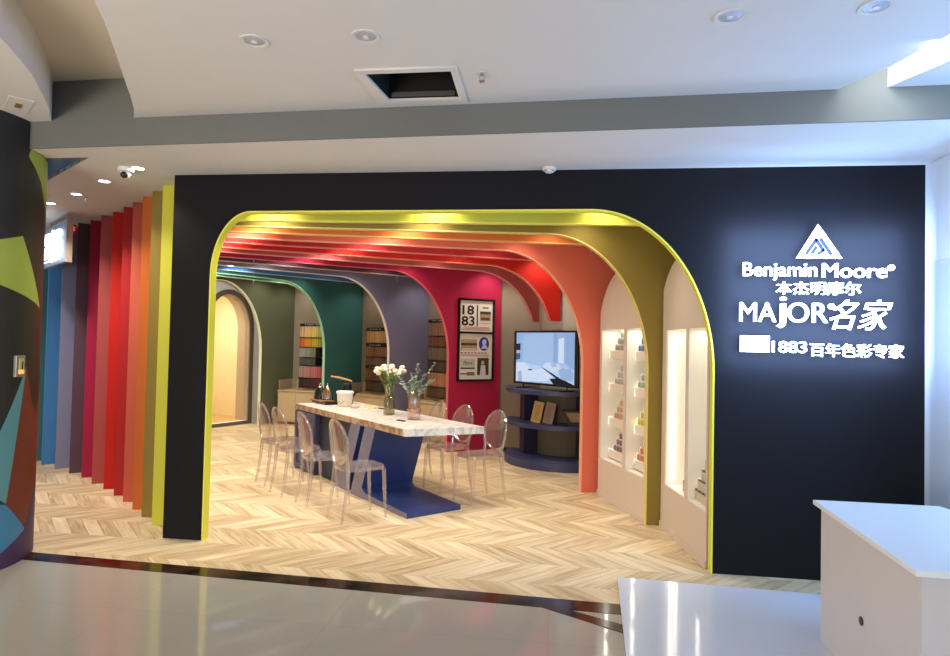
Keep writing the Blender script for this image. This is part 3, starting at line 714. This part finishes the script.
# pink faceted vase with eucalyptus
t = empty('pink_glass_vase', on_table(-.56, .44), TA, 'pink ribbed dome-shaped glass vase holding eucalyptus', 'vase')
rib = lambda a, z: 1+.035*math.cos(10*a)
B().lathe([(.054, 0), (.064, .006), (.062, .06), (.068, .09), (.068, .105), (.062, .112), (.061, .18), (.052, .24), (.034, .275), (.020, .29), (.019, .30)], seg=60, mod=rib).done('vase', clear_mat('rose_glass', (.93, .80, .74), .3, .12, (200, 150, 130)), t, smooth=True)
B().lathe([(.071, .092), (.074, .094), (.074, .106), (.071, .108)], seg=40).done('band', mat('rose_gold_band', (190, 120, 96), .3, metal=.6), t, smooth=True)
t = empty('eucalyptus_branches', on_table(-.56, .44, TZ+.02), TA, 'grey-green eucalyptus sprigs spreading from the pink vase', 'foliage')
EUC = mat('grey_green_eucalyptus', (150, 170, 146), .6)
for k, (dx, dy, dz) in enumerate([(-.27, -.06, .42), (-.18, .05, .36), (-.12, -.10, .34), (-.02, .04, .54), (.04, .02, .50), (.16, .14, .55), (.10, .05, .44), (.19, .05, .38), (.26, .06, .39), (.02, -.06, .44), (-.05, .02, .40)]):
    pts = stem_curve((0, 0, .02), (dx, dy, dz), (-dx*.45, -dy*.45, .05), 14)
    b = B(); b.tube(pts, .0022, 5)
    for j in range(6, 15):
        p = pts[j]; 
        for s in (-1, 1):
            a = rnd.uniform(0, 6.28); leafq(b, p, (math.cos(a)*1, math.sin(a)*1, rnd.uniform(-.3, .8)), .048-.0012*j, .040-.0012*j)
    o = b.done('sprig', EUC, t)

# ------------------------------------------------------------------ alcove cabinets and chip racks
def sub(p, q, s, off):
    d = (Vector(q)-Vector(p)).normalized(); n = Vector((-d.y, d.x)); return Vector(p)+d*s-n*off, math.atan2(d.y, d.x)
def cabinet(Q1, Q2, s0, s1, label, hz=.60):
    P, a = sub(Q1, Q2, s0, .012); L_ = s1-s0
    t = empty('alcove_cabinet', (P.x, P.y, 0), a, label, 'cabinet', 'pale oak cabinets in the alcoves')
    B().box((L_/2, -.22, hz/2+.02), (L_, .42, hz-.04), bev=.003).done('body', OAKL, t)
    B().box((L_/2, -.20, .02), (L_-.02, .36, .04)).done('plinth', TAUPE, t)
    n = 3; wd = (L_-.02)/n
    for k in range(n):
        d = B().box((.01+wd*(k+.5), -.436, hz/2+.015), (wd-.006, .014, hz-.08), bev=.002).done('door', OAKL, t)
    B().box((L_/2, -.225, hz+.008), (L_+.01, .46, .016), bev=.002).done('countertop', OAKL, t)
    B().box((.012, -.21, hz+.11), (.024, .40, .19), bev=.002).done('side_panel', TAUPE, t)
    B().box((L_/2, -.012, hz+.11), (L_, .02, .19), bev=.002).done('back_upstand', TAUPE, t)
    return t
cabinet(Q14, Q12, -.02, 1.12, 'pale oak cabinet below the colourful chip rack, in the leftmost alcove')
cabinet(Q12, Q10, .14, 1.45, 'pale oak cabinet in the middle alcove, between teal and lavender arches')
cabinet(Q10, Q8, .08, 1.40, 'pale oak cabinet in the right alcove, beside the crimson arch')
def rack(Q1, Q2, s0, wid, tiers, label, base=.617):
    P, a = sub(Q1, Q2, s0, .05)
    t = empty('paint_chip_rack', (P.x, P.y, base), a, label, 'display rack', 'paint chip racks on the cabinets')
    B().box((wid/2, -.02, .02), (wid, .2, .04), bev=.003).done('base', OAKL, t)
    B().box((wid/2, .0, .60), (wid-.02, .06, 1.14)).done('back_board', BLACK, t)
    for sx in (.006, wid-.006): B().box((sx, -.08, .10), (.012, .20, .20)).done('side_cheek', OAKL, t)
    z = .05
    for k, (h, cols, kw) in enumerate(tiers):
        if cols is None:
            o = B(); seg = 12
            o.prism([(wid*i/seg, -.13-.06*math.sin(math.pi*i/seg)) for i in range(seg+1)]+[(wid, -.02), (0, -.02)], z, z+h-.004)
            hd = o.done('header', BLACK, t)
            me = text_mesh(kw, wid*.25, wid*.75, z+h*.3, z+h*.7, .001, -.192, .0); link('header_lettering', me, mat('soft_white_print', (200, 200, 196), .6), hd)
        else:
            o = B(); seg = 16; x1 = wid*kw
            prof = [(x1*i/seg, -.12-.06*math.sin(math.pi*(x1*i/seg)/wid)) for i in range(seg+1)]
            o.prism(prof+[(x1, -.03), (0, -.03)], z+.012, z+h-.006); o.done('chip_tier', stripes_mat('colour_chips', cols), t, smooth=True)
            o = B(); o.prism([(wid*i/seg, -.135-.06*math.sin(math.pi*i/seg)) for i in range(seg+1)]+[(wid, -.02), (0, -.02)], z, z+.012); o.done('tier_shelf', BLACK, t)
        z += h
    return t
rack(Q14, Q12, .24, .60, [(.17, [(60, 54, 50), (74, 40, 44), (120, 40, 54)], 1), (.23, [(176, 160, 156), (190, 120, 120), (206, 70, 90)], 1), (.15, [(96, 100, 92), (84, 84, 74)], .62), (.19, [(172, 180, 164), (130, 134, 116)], .62),
     (.18, [(206, 90, 70), (232, 150, 50), (190, 180, 50), (60, 140, 60)], 1), (.22, [(226, 170, 150), (236, 206, 120), (120, 180, 90)], 1), (.05, None, '100 %')], 'tall black rack of bright rainbow paint chips in the leftmost alcove')
rack(Q12, Q10, .31, .60, [(.18, [(84, 66, 50), (60, 46, 36)], 1), (.22, [(150, 106, 70), (96, 62, 44), (120, 84, 60)], 1), (.05, None, 'COLORS'), (.15, [(130, 108, 82), (92, 74, 56)], 1), (.19, [(176, 132, 96), (120, 78, 56), (150, 112, 84)], 1),
     (.055, None, 'COLORS'), (.22, [(214, 176, 124), (206, 164, 112)], 1), (.06, None, 'WOOD  N')], 'tall rack of brown paint chips with three black headers in the middle alcove')
rack(Q10, Q8, .20, .66, [(.17, [(110, 84, 60), (80, 58, 42)], 1), (.24, [(176, 134, 108), (178, 116, 82)], 1), (.18, [(90, 74, 60), (66, 54, 44)], 1), (.22, [(128, 118, 92), (96, 84, 66)], 1), (.17, [(140, 94, 66), (104, 70, 52)], 1),
     (.23, [(168, 134, 108), (140, 104, 84)], 1), (.05, None, 'W N H')], 'tall rack of tan and copper paint chips beside the crimson arch')

# ------------------------------------------------------------------ framed posters on the crimson arch
fx, fz = 4.52, 1.0
t = empty('poster_frame', onfin(8, 4.52, 1.0, -.012), R(AN[8]), 'tall black frame holding two history posters on the crimson wall', 'picture frame')
me = curve_mesh('frame', [(0, 0), (.60, 0), (.60, 1.2), (0, 1.2)], [[(.03, .03), (.57, .03), (.57, .69), (.03, .69)], [(.03, .72), (.57, .72), (.57, 1.17), (.03, 1.17)]], .03)
me.transform(UP); me.transform(Matrix.Translation((0, -.004, 0))); link('frame', me, BLACK, t)
up_ = B().box((.30, .004, .945), (.54, .006, .45)).done('upper_poster', PAPER, t)
lo_ = B().box((.30, .004, .36), (.54, .006, .66)).done('lower_poster', PAPER, t)
INK = mat('black_ink', (20, 20, 22), .6)
def fl(name, parent, x0, x1, z0, z1, m, y=-.0008): return B().box(((x0+x1)/2, y, (z0+z1)/2), (x1-x0, .0012, z1-z0)).done(name, m, parent)
link('numerals', text_mesh('18', .07, .26, .965, 1.10, .001, -.0006, .022), INK, up_)
link('numerals', text_mesh('83', .06, .27, .805, .945, .001, -.0006, .022), INK, up_)
fl('bar', up_, .305, .325, .80, 1.11, mat('slate_ink', (52, 54, 74), .6))
SEP = mat('sepia_print', (176, 150, 120), .6, var=.5, scale=14); SEPD = mat('dark_sepia_print', (70, 58, 50), .6, var=.5, scale=20)
ph = fl('photograph', up_, .36, .54, .88, 1.02, SEP); fl('photo_detail', ph, .36, .54, .98, 1.02, SEPD, -.0016); fl('photo_detail', ph, .38, .52, .90, .93, SEPD, -.0016)
fl('caption', up_, .40, .50, 1.065, 1.085, mat('grey_print', (120, 112, 108), .6)); fl('caption', up_, .37, .53, .845, .85, mat('grey_print', (120, 112, 108), .6))
RED = mat('red_ink', (190, 90, 80), .6)
for k in range(3): fl('caption', up_, .06+.02*k, .52, .745+.018*k, .752+.018*k, RED)
# lower poster
p1 = fl('photograph', lo_, .06, .32, .45, .61, SEP); fl('photo_detail', p1, .06, .32, .52, .555, SEPD, -.0016); fl('photo_detail', p1, .08, .30, .46, .475, PAPER, -.0016)
b = B(); b.prism([(.435+.085*math.cos(R(a)), .545+.10*math.sin(R(a))) for a in range(0, 360, 12)], -.0016, .0, 'y'); ov = b.done('portrait_medallion', mat('royal_blue_ink', (44, 56, 150), .6), lo_)
b = B(); b.prism([(.44+.035*math.cos(R(a)), .57+.045*math.sin(R(a))) for a in range(0, 360, 20)], -.0024, -.001, 'y'); b.prism([(.39, .475), (.50, .475), (.475, .525), (.415, .525)], -.0024, -.001, 'y'); b.done('portrait_bust', mat('pale_blue_ink', (190, 204, 236), .6), ov)
for k in range(8): fl('caption', lo_, .06+.055*k, .06+.055*k+.035, .405, .418, INK)
for k in range(2): fl('caption', lo_, .06, .52, .365+.016*k, .371+.016*k, RED)
p2 = fl('photograph', lo_, .06, .29, .18, .33, mat('pale_green_print', (196, 200, 184), .6, var=.25, scale=12)); fl('photo_detail', p2, .06, .29, .18, .20, SEPD, -.0016)
link('script', text_mesh('Moore', .10, .25, .24, .30, .0008, -.0016, 0, .4), SEPD, p2)
br_ = fl('paint_brush', lo_, .16, .29, .085, .135, mat('brush_brown', (140, 110, 88), .6)); fl('brush_handle', br_, .06, .16, .10, .12, mat('brush_red', (150, 70, 60), .6), -.001)
p3 = fl('photograph', lo_, .33, .52, .09, .34, SEPD)
b = B(); b.prism([(.42+.026*math.cos(R(a)), .27+.032*math.sin(R(a))) for a in range(0, 360, 24)], -.002, -.001, 'y'); b.done('portrait_head', mat('skin_print', (206, 172, 146), .6), p3)
b = B(); b.prism([(.375, .09), (.475, .09), (.462, .235), (.39, .235)], -.002, -.001, 'y'); b.done('white_coat', mat('coat_print', (206, 214, 216), .6), p3)

# ------------------------------------------------------------------ television corner
SC = Vector((.17, 3.97, 0))
def ring(a0, a1, r0, r1, z0, z1, n=40):
    b = B(); P = [(r1*math.cos(R(a0+(a1-a0)*i/n)), r1*math.sin(R(a0+(a1-a0)*i/n))) for i in range(n+1)]
    Q = [(r0*math.cos(R(a1+(a0-a1)*i/n)), r0*math.sin(R(a1+(a0-a1)*i/n))) for i in range(n+1)]
    b.prism(P+Q, z0, z1); return b
SHN = mat('dusk_navy_lacquer', (50, 56, 94), .45)
t = empty('curved_tv_stand', SC, 0, 'dark navy curved shelving unit wrapped around the round column', 'shelving unit')
ring(168, 312, .40, .80, 0, .11).done('base', SHN, t)
ring(168, 312, .40, .775, .11, .13).done('plinth_top', SHN, t)
ring(166, 312, .40, .77, .50, .555).done('shelf', SHN, t)
ring(164, 312, .40, .79, .925, .98).done('shelf', SHN, t)
for z0, z1 in ((.13, .50), (.555, .925)):
    ring(186, 208, .40, .60, z0, z1, 8).done('upright', mat('deep_navy_panel', (36, 38, 66), .5), t)
    ring(290, 296, .40, .74, z0, z1, 4).done('upright', mat('deep_navy_panel', (36, 38, 66), .5), t)
ta = R(-43)
ring(120, 330, .386, .398, .13, .925).done('back_shell', mat('brown_grey_shade', (96, 88, 74), .7), t)  # ring added round the column, its dark brown paints the shade between shelves
t = empty('television', (-.115, 3.47, .982), ta, 'flat television showing a pale blue living room on the curved stand', 'television')
TW, TH_, TB = 1.12, .70, .05
B().box((0, .022, TB+TH_/2), (TW, .035, TH_), bev=.006).done('casing', BLACK, t)
B().box((0, .055, TB+TH_*.4), (TW*.6, .05, TH_*.5), bev=.012).done('rear_housing', BLACK, t)
for sx in (-.38, .38):
    B().tube([(sx, .02, TB+.02), (sx, .02, .012)], .010).done('leg', BLACK, t)
    B().box((sx, .02, .006), (.03, .26, .012), bev=.004).done('foot', BLACK, t)
sc = B(); sc.quad([(-TW/2+.05, .0035, TB+.03), (TW/2-.05, .0035, TB+.03), (TW/2-.05, .0035, TB+TH_-.025), (-TW/2+.05, .0035, TB+TH_-.025)])
def em(name, rgb): return mat(name, rgb, .25, emit=.55, var=.03)
screen = sc.done('screen', em('screen_sky_blue', (130, 170, 222)), t)
X0, X1, Y0, Y1 = -TW/2+.05, TW/2-.05, TB+.03, TB+TH_-.025
def pic(name, pts, rgb, lay):
    b = B(); y = .0030-.0003*lay
    b.bm.faces.new([b.bm.verts.new((X0+(X1-X0)*u, y, Y0+(Y1-Y0)*(1-v))) for u, v in pts])
    me = bpy.data.meshes.new(name); b.bm.to_mesh(me); b.bm.free()
    return link(name, me, em('screen_'+name, rgb), screen)
pic('pale_wall', [(.12, .05), (.66, .0), (.66, .72), (.12, .60)], (142, 180, 228), 1)
pic('window', [(.74, .12), (.83, .10), (.83, .60), (.74, .58)], (186, 212, 244), 1)
pic('curtain', [(.66, .04), (.72, .04), (.71, .62), (.66, .60)], (120, 158, 212), 2)
pic('curtain_right', [(.86, .02), (1, 0), (1, .7), (.86, .66)], (126, 164, 216), 2)
pic('dark_picture', [(0, .23), (.075, .22), (.075, .36), (0, .36)], (44, 22, 44), 2)
pic('dark_picture_lower', [(0, .43), (.075, .42), (.075, .54), (0, .56)], (60, 84, 110), 2)
pic('floor_area', [(0, .60), (.30, .62), (.55, .70), (1, .70), (1, 1), (0, 1)], (160, 194, 234), 1)
pic('sofa', [(.50, .62), (.55, .58), (.75, .60), (.92, .62), (.92, .80), (.62, .78), (.48, .70)], (176, 204, 240), 2)
pic('cushion', [(.62, .58), (.70, .57), (.72, .66), (.63, .67)], (144, 178, 224), 3)
pic('cushion_right', [(.76, .60), (.84, .60), (.86, .68), (.77, .68)], (150, 184, 228), 3)
pic('armchair', [(.74, .74), (.80, .68), (.94, .69), (.99, .78), (.98, .92), (.80, .92)], (134, 168, 216), 3)
pic('bed_edge', [(0, .62), (.14, .60), (.26, .72), (.26, 1), (0, 1)], (186, 208, 240), 2)
pic('bed_fold', [(.04, .80), (.10, .78), (.12, 1), (.04, 1)], (140, 166, 206), 3)
pic('low_table', [(.26, .76), (.50, .70), (.66, .86), (.56, .96), (.26, .98)], (184, 210, 244), 3)
pic('dark_edge', [(.46, .69), (.50, .70), (.80, .90), (.76, .93)], (14, 22, 40), 4)
pic('dark_shadow', [(.60, .90), (.76, .88), (.86, .92), (1, .99), (1, 1), (.66, 1)], (8, 14, 30), 4)
pic('small_dark_item', [(.22, .735), (.30, .735), (.29, .76), (.23, .76)], (30, 44, 76), 4)
def atr(ang, r, z): return Vector((SC.x+r*math.cos(R(ang)), SC.y+r*math.sin(R(ang)), z))
for ang, m, lab in ((229, mat('gold_leaflet', (206, 170, 104), .5, var=.12, scale=12), 'gold upright leaflet on the middle shelf below the television'),
                    (247, mat('grey_brown_leaflet', (150, 132, 120), .5, var=.15, scale=12), 'grey-brown upright leaflet right of the gold one')):
    t = empty('leaflet_stand', atr(ang, .58, .556), R(-30), lab, 'leaflet'); t.scale = (.86, .86, .9)
    rx = Matrix.Rotation(R(-14), 4, 'X')
    b = B(); b.box((0, 0, .15), (.165, .014, .30)); me_ = b
    o = me_.done('board', m, t); o.rotation_euler = (R(-12), R(7), 0)
    b = B()
    for k in range(9): b.box((-.01*(k % 2), -.0078, .05+.024*k), (.11-.012*(k % 3), .001, .006))
    q = b.done('print', mat('brown_print', (112, 92, 70), .6), o)
    B().box((0, .05, .01), (.10, .10, .012)).done('foot', BLACK, t)
t = empty('trapezoid_basket', atr(283, .60, .556), R(2), 'dark flared tray with tan inner panel on the middle shelf', 'tray')
b = B(); b.prism([(-.10, 0), (.14, 0), (.20, .18), (-.19, .18)], -.02, .10, 'y'); b.done('tray_body', mat('dark_walnut', (44, 34, 30), .5), t)
b = B(); b.prism([(-.07, .04), (.12, .04), (.17, .155), (-.135, .155)], -.026, -.02, 'y'); b.done('front_panel', mat('tan_weave', (150, 128, 92), .6, var=.2, scale=40), t)
t = empty('power_adapter', (-.66, 4.50, 0), .4, 'black power adapter on the floor beside the curved stand', 'adapter')
B().box((0, 0, .03), (.10, .06, .06), bev=.01).done('brick', BLACK, t)
B().tube([(0, .03, .03), (-.01, .12, .04), (-.02, .16, .12), (-.02, .17, .16)], .005).done('cable', BLACK, t, smooth=True)

# ------------------------------------------------------------------ reception desk and platform
t = empty('platform', (0, 0, 0), 0, 'low glossy white platform under the white desk', 'platform')
b = B(); b.prism([(.447, -.27), (1.68, -.335), (4.2, -.44), (4.2, -4.0), (.22, -4.0), (.384, -1.32)], .0, .03)
me = b.mesh('platform'); o = link('deck', me, mat('gloss_white_deck', (206, 216, 230), .08, var=.02, scale=1), t)
off = Vector((2, -2, 0)); t.location = off; me.transform(Matrix.Translation(-off))
DW = mat('white_desk_laminate', (206, 203, 204), .45, var=.01)
t = empty('white_desk', (1.42, -.99, .031), 0, 'white laminate desk with overhanging top at the right edge', 'desk')
dv = (Vector((1.32, -2.06))-Vector((1.40, -.95))).normalized()
b = B(); b.prism([(0, 0), (.57, .0), (.80, -.99), (-.05, -.995)], 0, .698)
b.done('body', DW, t)
b = B(); b.prism([(-.024, .045), (.598, .04), (.84, -1.04), (-.083, -1.022)], .698, .72)
b.done('desk_top', mat('cool_white_top', (230, 236, 240), .35, var=.01), t)
ux = Vector((-.05, -.995)).normalized(); nn_ = Vector((ux.y, -ux.x))
b = B(); p0 = Vector((-.0245, -.49)); b.cyl((p0.x+nn_.x*-.004, p0.y+nn_.y*-.004, .31), (p0.x+nn_.x*.004, p0.y+nn_.y*.004, .31), .02, seg=24)
b.done('cable_hole', BLACK, t, smooth=True)

# ------------------------------------------------------------------ ceiling fittings
t = empty('air_vent', (-.80, -1.093, Z1), 0, 'square white-framed dark ceiling vent opening', 'vent')
me = curve_mesh('frame', [(-.28, -.235), (.27, -.235), (.27, .225), (-.28, .225)], [[(-.235, -.19), (.235, -.19), (.225, .18), (-.20, .18)]], .014)
me.transform(Matrix.Translation((0, 0, -.004))); link('frame', me, CEILW, t)
DK = mat('dark_duct', (10, 10, 11), .8)
b = B(); b.quad([(-.24, -.19, .26), (.24, -.19, .26), (.23, .19, .26), (-.2, .19, .26)])
for p, q in (((-.235, -.19), (.235, -.19)), ((.235, -.19), (.225, .18)), ((.225, .18), (-.20, .18)), ((-.20, .18), (-.235, -.19))):
    b.quad([(*p, 0.002), (*q, 0.002), (*q, .26), (*p, .26)])
b.done('duct', DK, t)
b = B(); b.box((.01, .165, .02), (.38, .012, .025)); b.done('flange', mat('dull_steel', (90, 90, 92), .5, metal=.5), t)
def downlight(P, r, lit, label, group, tilt=0):
    t = empty('ceiling_downlight', P, 0, label, 'downlight', group)
    B().lathe([(r*.72, 0), (r*.74, -.004), (r, -.006), (r, 0)], seg=32).done('rim', CEILW if not lit else WHITE, t, smooth=True)
    if lit: B().cyl((0, 0, -.0035), (0, 0, -.001), r*.73, seg=28).done('lamp', LAMP, t)
    else:
        B().lathe([(r*.72, -.0012), (r*.5, -.003), (r*.12, -.0042)], seg=28).done('reflector', mat('grey_reflector', (176, 182, 194), .35, metal=.3), t, smooth=True)
        B().cyl((0, 0, -.009), (0, 0, -.004), r*.2, seg=14).done('bulb', mat('bulb_glass', (220, 224, 232), .15), t)
    return t
for P, l in (((-1.47, -1.67, Z1-.0005), 'unlit recessed downlight at upper left of the dropped ceiling'), ((-.91, -1.67, Z1-.0005), 'unlit recessed downlight above the ceiling vent'),
             ((.74, -1.71, Z1-.0005), 'unlit recessed downlight right of the vent, nearer the middle'), ((1.32, -1.74, Z1-.0005), 'unlit recessed downlight at the upper right corner')):
    downlight(P, .068, False, l, 'unlit downlights in the dropped ceiling')
for P, l in (((-3.12, -.21), 'lit downlight beside the dome camera'), ((-3.67, .14), 'lit downlight second along the corridor ceiling'),
             ((-4.27, .56), 'lit downlight third along the corridor ceiling'), ((-4.83, .90), 'lit downlight furthest along the corridor ceiling by the dark column')):
    downlight((*P, H-.0005), .055, True, l, 'lit corridor downlights')
t = empty('dome_camera', (-3.218, -.212, H), 0, 'white dome security camera with black lens under the ceiling', 'security camera')
B().lathe([(.055, 0), (.057, -.01), (.055, -.03), (.03, -.035)], seg=28).done('base', WHITE, t, smooth=True)
B().ball((0, 0, -.045), .038, seg=18).done('dome', WHITE, t, smooth=True)
B().ball((.005, -.024, -.058), .026, (1, 1, 1), 16).done('lens', BLACK, t, smooth=True)
t = empty('smoke_detector', (-.05, -.06, H), 0, 'small white smoke detector above the shop front', 'smoke detector')
B().lathe([(.045, 0), (.05, -.006), (.05, -.018), (.036, -.022), (.03, -.034), (.012, -.038), (.0005, -.038)], seg=28).done('body', WHITE, t, smooth=True)
B().box((0, -.0, -.026), (.062, .062, .004)).done('sensor_gap', mat('grey_sensor', (90, 90, 90), .5), t)
def sprinkler(P, label, up=0):
    t = empty('sprinkler_head', P, 0, label, 'sprinkler', 'ceiling sprinkler heads')
    b = B()
    if up: b.cyl((0, 0, 0), (0, 0, up), .009, seg=10)
    b.cyl((0, 0, -.012), (0, 0, 0), .011, seg=12); b.done('pipe', METAL, t, smooth=True)
    b = B(); b.tube([(-.008, 0, -.012), (-.014, 0, -.026), (-.003, 0, -.042)], .0025, 6); b.tube([(.008, 0, -.012), (.014, 0, -.026), (.003, 0, -.042)], .0025, 6); b.done('yoke', METAL, t)
    B().cyl((0, 0, -.046), (0, 0, -.042), .016, seg=14).done('deflector', METAL, t)
sprinkler((-.405, -1.225, Z1), 'chrome sprinkler head beside the ceiling vent')
b = B(); b.cyl((0, 0, -.004), (0, 0, 0), .028, seg=20)
o = b.done('ceiling_rose', CEILW); o.location = (-.405, -1.225, Z1); tag(o, 'small round plate around the sprinkler by the vent', 'plate')
sprinkler((-4.28, .68, H-.03), 'small sprinkler on the corridor ceiling between downlights', .03)
sprinkler((.35, 1.62, 2.47), 'sprinkler hanging in front of the coral arch', .346)
sprinkler((-2.33, 4.55, 2.50), 'sprinkler hanging through the gap behind the crimson arch', .316)
sprinkler((-3.72, 2.82, 2.50), 'sprinkler hanging in front of the blue arch', .316)
sprinkler((-5.0, 5.35, 2.50), 'sprinkler hanging in front of the dark olive arch', .316)
t = empty('recessed_spotlight', (-3.39, -.99, Z1), R(-40), 'small rectangular fitting in the bulkhead above the black column', 'ceiling fitting')
B().box((0, 0, -.002), (.30, .13, .004), bev=.001).done('plate', CEILW, t)
B().box((0, 0, -.005), (.09, .035, .004), bev=.001).done('slot', mat('brass_slot', (140, 112, 70), .5), t)

# ------------------------------------------------------------------ lights
def area(P, tgt, sz, e, col, name='area_light', shape='SQUARE', sy=None):
    l = bpy.data.lights.new(name, 'AREA'); l.energy = e; l.color = col; l.size = sz; l.shape = shape
    if sy: l.shape = 'RECTANGLE'; l.size_y = sy
    o = bpy.data.objects.new(name, l); COL.objects.link(o); o.location = P
    o.rotation_euler = (Vector(tgt)-Vector(P)).to_track_quat('-Z', 'Y').to_euler()
    return o
def spot(P, e, col, size=110, blend=.9, r=.03, tgt=None, name='downlight_or_fill'):
    l = bpy.data.lights.new(name, 'SPOT'); l.energy = e; l.color = col; l.spot_size = R(size); l.spot_blend = blend; l.shadow_soft_size = r
    o = bpy.data.objects.new(name, l); COL.objects.link(o); o.location = P
    if tgt is not None: o.rotation_euler = (Vector(tgt)-Vector(P)).to_track_quat('-Z', 'Y').to_euler()
    return o
WARM = (1, .80, .58); NEUT = (1, .895, .75)
for i in range(1, 15):
    for k, tt in enumerate((.95, 2.3, 3.65)):
        if i > 1: P = onfin(i, tt, 2.79)*.5+onfin(i-1, tt, 2.79)*.5
        else: P = onfin(1, tt, 2.79)+Vector((0, -.10, 0))
        if (P-Vector((.22, 4.05, P.z))).length < .5: continue
        spot(P, (44 if i < 9 else 32) if k < 2 else (24 if i < 5 else 24), NEUT, 125, 1, .05)
for P, e in (((onfin(8, 5.0, 2.78, -.30)), 30), (Vector((-.3, 4.5, 2.78)), 16), (Vector((-.1, 3.3, 2.78)), 16), (Vector((.72, 3.2, 2.78)), 18), ((onfin(10, 4.9, 2.78, -.45)), 18), ((onfin(12, 4.8, 2.78, -.5)), 18), ((onfin(14, 4.2, 2.78, -.4)), 18)):
    spot(P, e, NEUT, 120, .8, .03)
for P in ((-3.12, -.21), (-3.67, .14), (-4.27, .56), (-4.83, .90), (-5.4, 1.25)):
    spot((*P, 2.79), 34 if P[1] < 0 else (54 if P[0] > -4 else 85), (1, .88, .74), 118, 1, .03)
spot((-6.6, 5.8, 2.5), 60, (1, .86, .62), 150, .8, .1) if False else None
spot((-4.3, 3.3, 2.48), 150, (1, .95, .88), 60, .8, .05, (-5.6, 6.3, 1.3))  # unseen spot added to brighten the end wall, not a ceiling downlight
c_, s_ = math.cos(ea), math.sin(ea)
area((E0.x-.7*c_-1.0*s_, E0.y-.7*s_+1.0*c_, 2.5), (E0.x-.7*c_-1.2*s_, E0.y-.7*s_+1.2*c_, 0), .8, 42, (1, .92, .76), 'cream_room_lamp')
# niche lighting (LED strips at the tops and sides of the niches)
for tt, NN, e in ((tB, NB, 1.6), (tA, NA, 2.2)):
    for (a, b_, c, d) in NN:
        P = w(tt, (a+b_)/2, .12, d-.01); o = area(P, P+Vector((0, 0, -1)), .1, e*(.6 if tt is tB else .25), (1, .93, .80), 'niche_led', sy=.3)
        o.rotation_euler = (0, 0, tt.rotation_euler.z); o.data.size = b_-a-.06; o.data.size_y = .12
        P = w(tt, a+.012, .1, (c+d)/2); Q = w(tt, a+1, .14, (c+d)/2); o = area(P, Q, .03, e*(.6 if tt is tB else .25), (1, .93, .80), 'niche_led', sy=1.2)
# mall light, bluish light from the right and added unseen lamps
area((-1.0, -6.5, 2.6), (-.6, -1, 1.6), 3.0, 40, (1, .95, .88), 'mall_light', sy=1.5)
area((-3.4, -6.0, 1.0), (-2.2, -1.6, 3.0), 2.0, 190, (1, .86, .70), 'mall_light', sy=1.5)
area((4.8, -3.0, 1.4), (1.6, -1.2, 2.6), 2.2, 16, (.55, .76, 1), 'blue_side_light', sy=1.8)  # unseen area light added for the bluish daylight on the right
area((3.3, -1.75, 1.7), (1.5, -.25, 2.7), 1.0, 70, (.20, .50, 1), 'blue_side_light', sy=1.2)  # unseen blue lamp added to tint the soffit and right wall
area((1.79, -1.30, 3.24), (1.68, -.75, 3.0), .16, 13, (.88, .98, 1), 'cove_light', sy=.6)
area((1.77, -.13, 1.92), (1.77, 0, 1.92), 1.15, 62, (.38, .58, 1), 'sign_halo_fill', sy=.95)  # unseen lamp added before the wall to strengthen the letters' glow
area((1.75, -.60, 1.85), (1.75, 0, 1.85), 1.3, 15, (.30, .55, 1), 'sign_halo_fill', sy=1.2)  # wider unseen lamp, added to spread blue over the wall
area((-3.9, -.1, H+.42), (-3.9, -.1, 0), .25, 2.5, (.7, .85, 1), 'recess_fill')  # unseen lamp added up inside the recess to brighten its sides
wd = bpy.data.worlds.new('world'); scn.world = wd; wd.use_nodes = True
bg = wd.node_tree.nodes['Background']; bg.inputs[0].default_value = (.84, .90, 1, 1); bg.inputs[1].default_value = .72

# ------------------------------------------------------------------ view
vs = scn.view_settings; vs.view_transform = 'Standard'; vs.look = 'None'; vs.exposure = 0; vs.gamma = 1; vs.use_curve_mapping = False
scn.cycles.use_denoising = True; scn.cycles.max_bounces = 10; scn.cycles.transparent_max_bounces = 24; scn.cycles.sample_clamp_indirect = 6
scn.cycles.caustics_reflective = False; scn.cycles.caustics_refractive = False
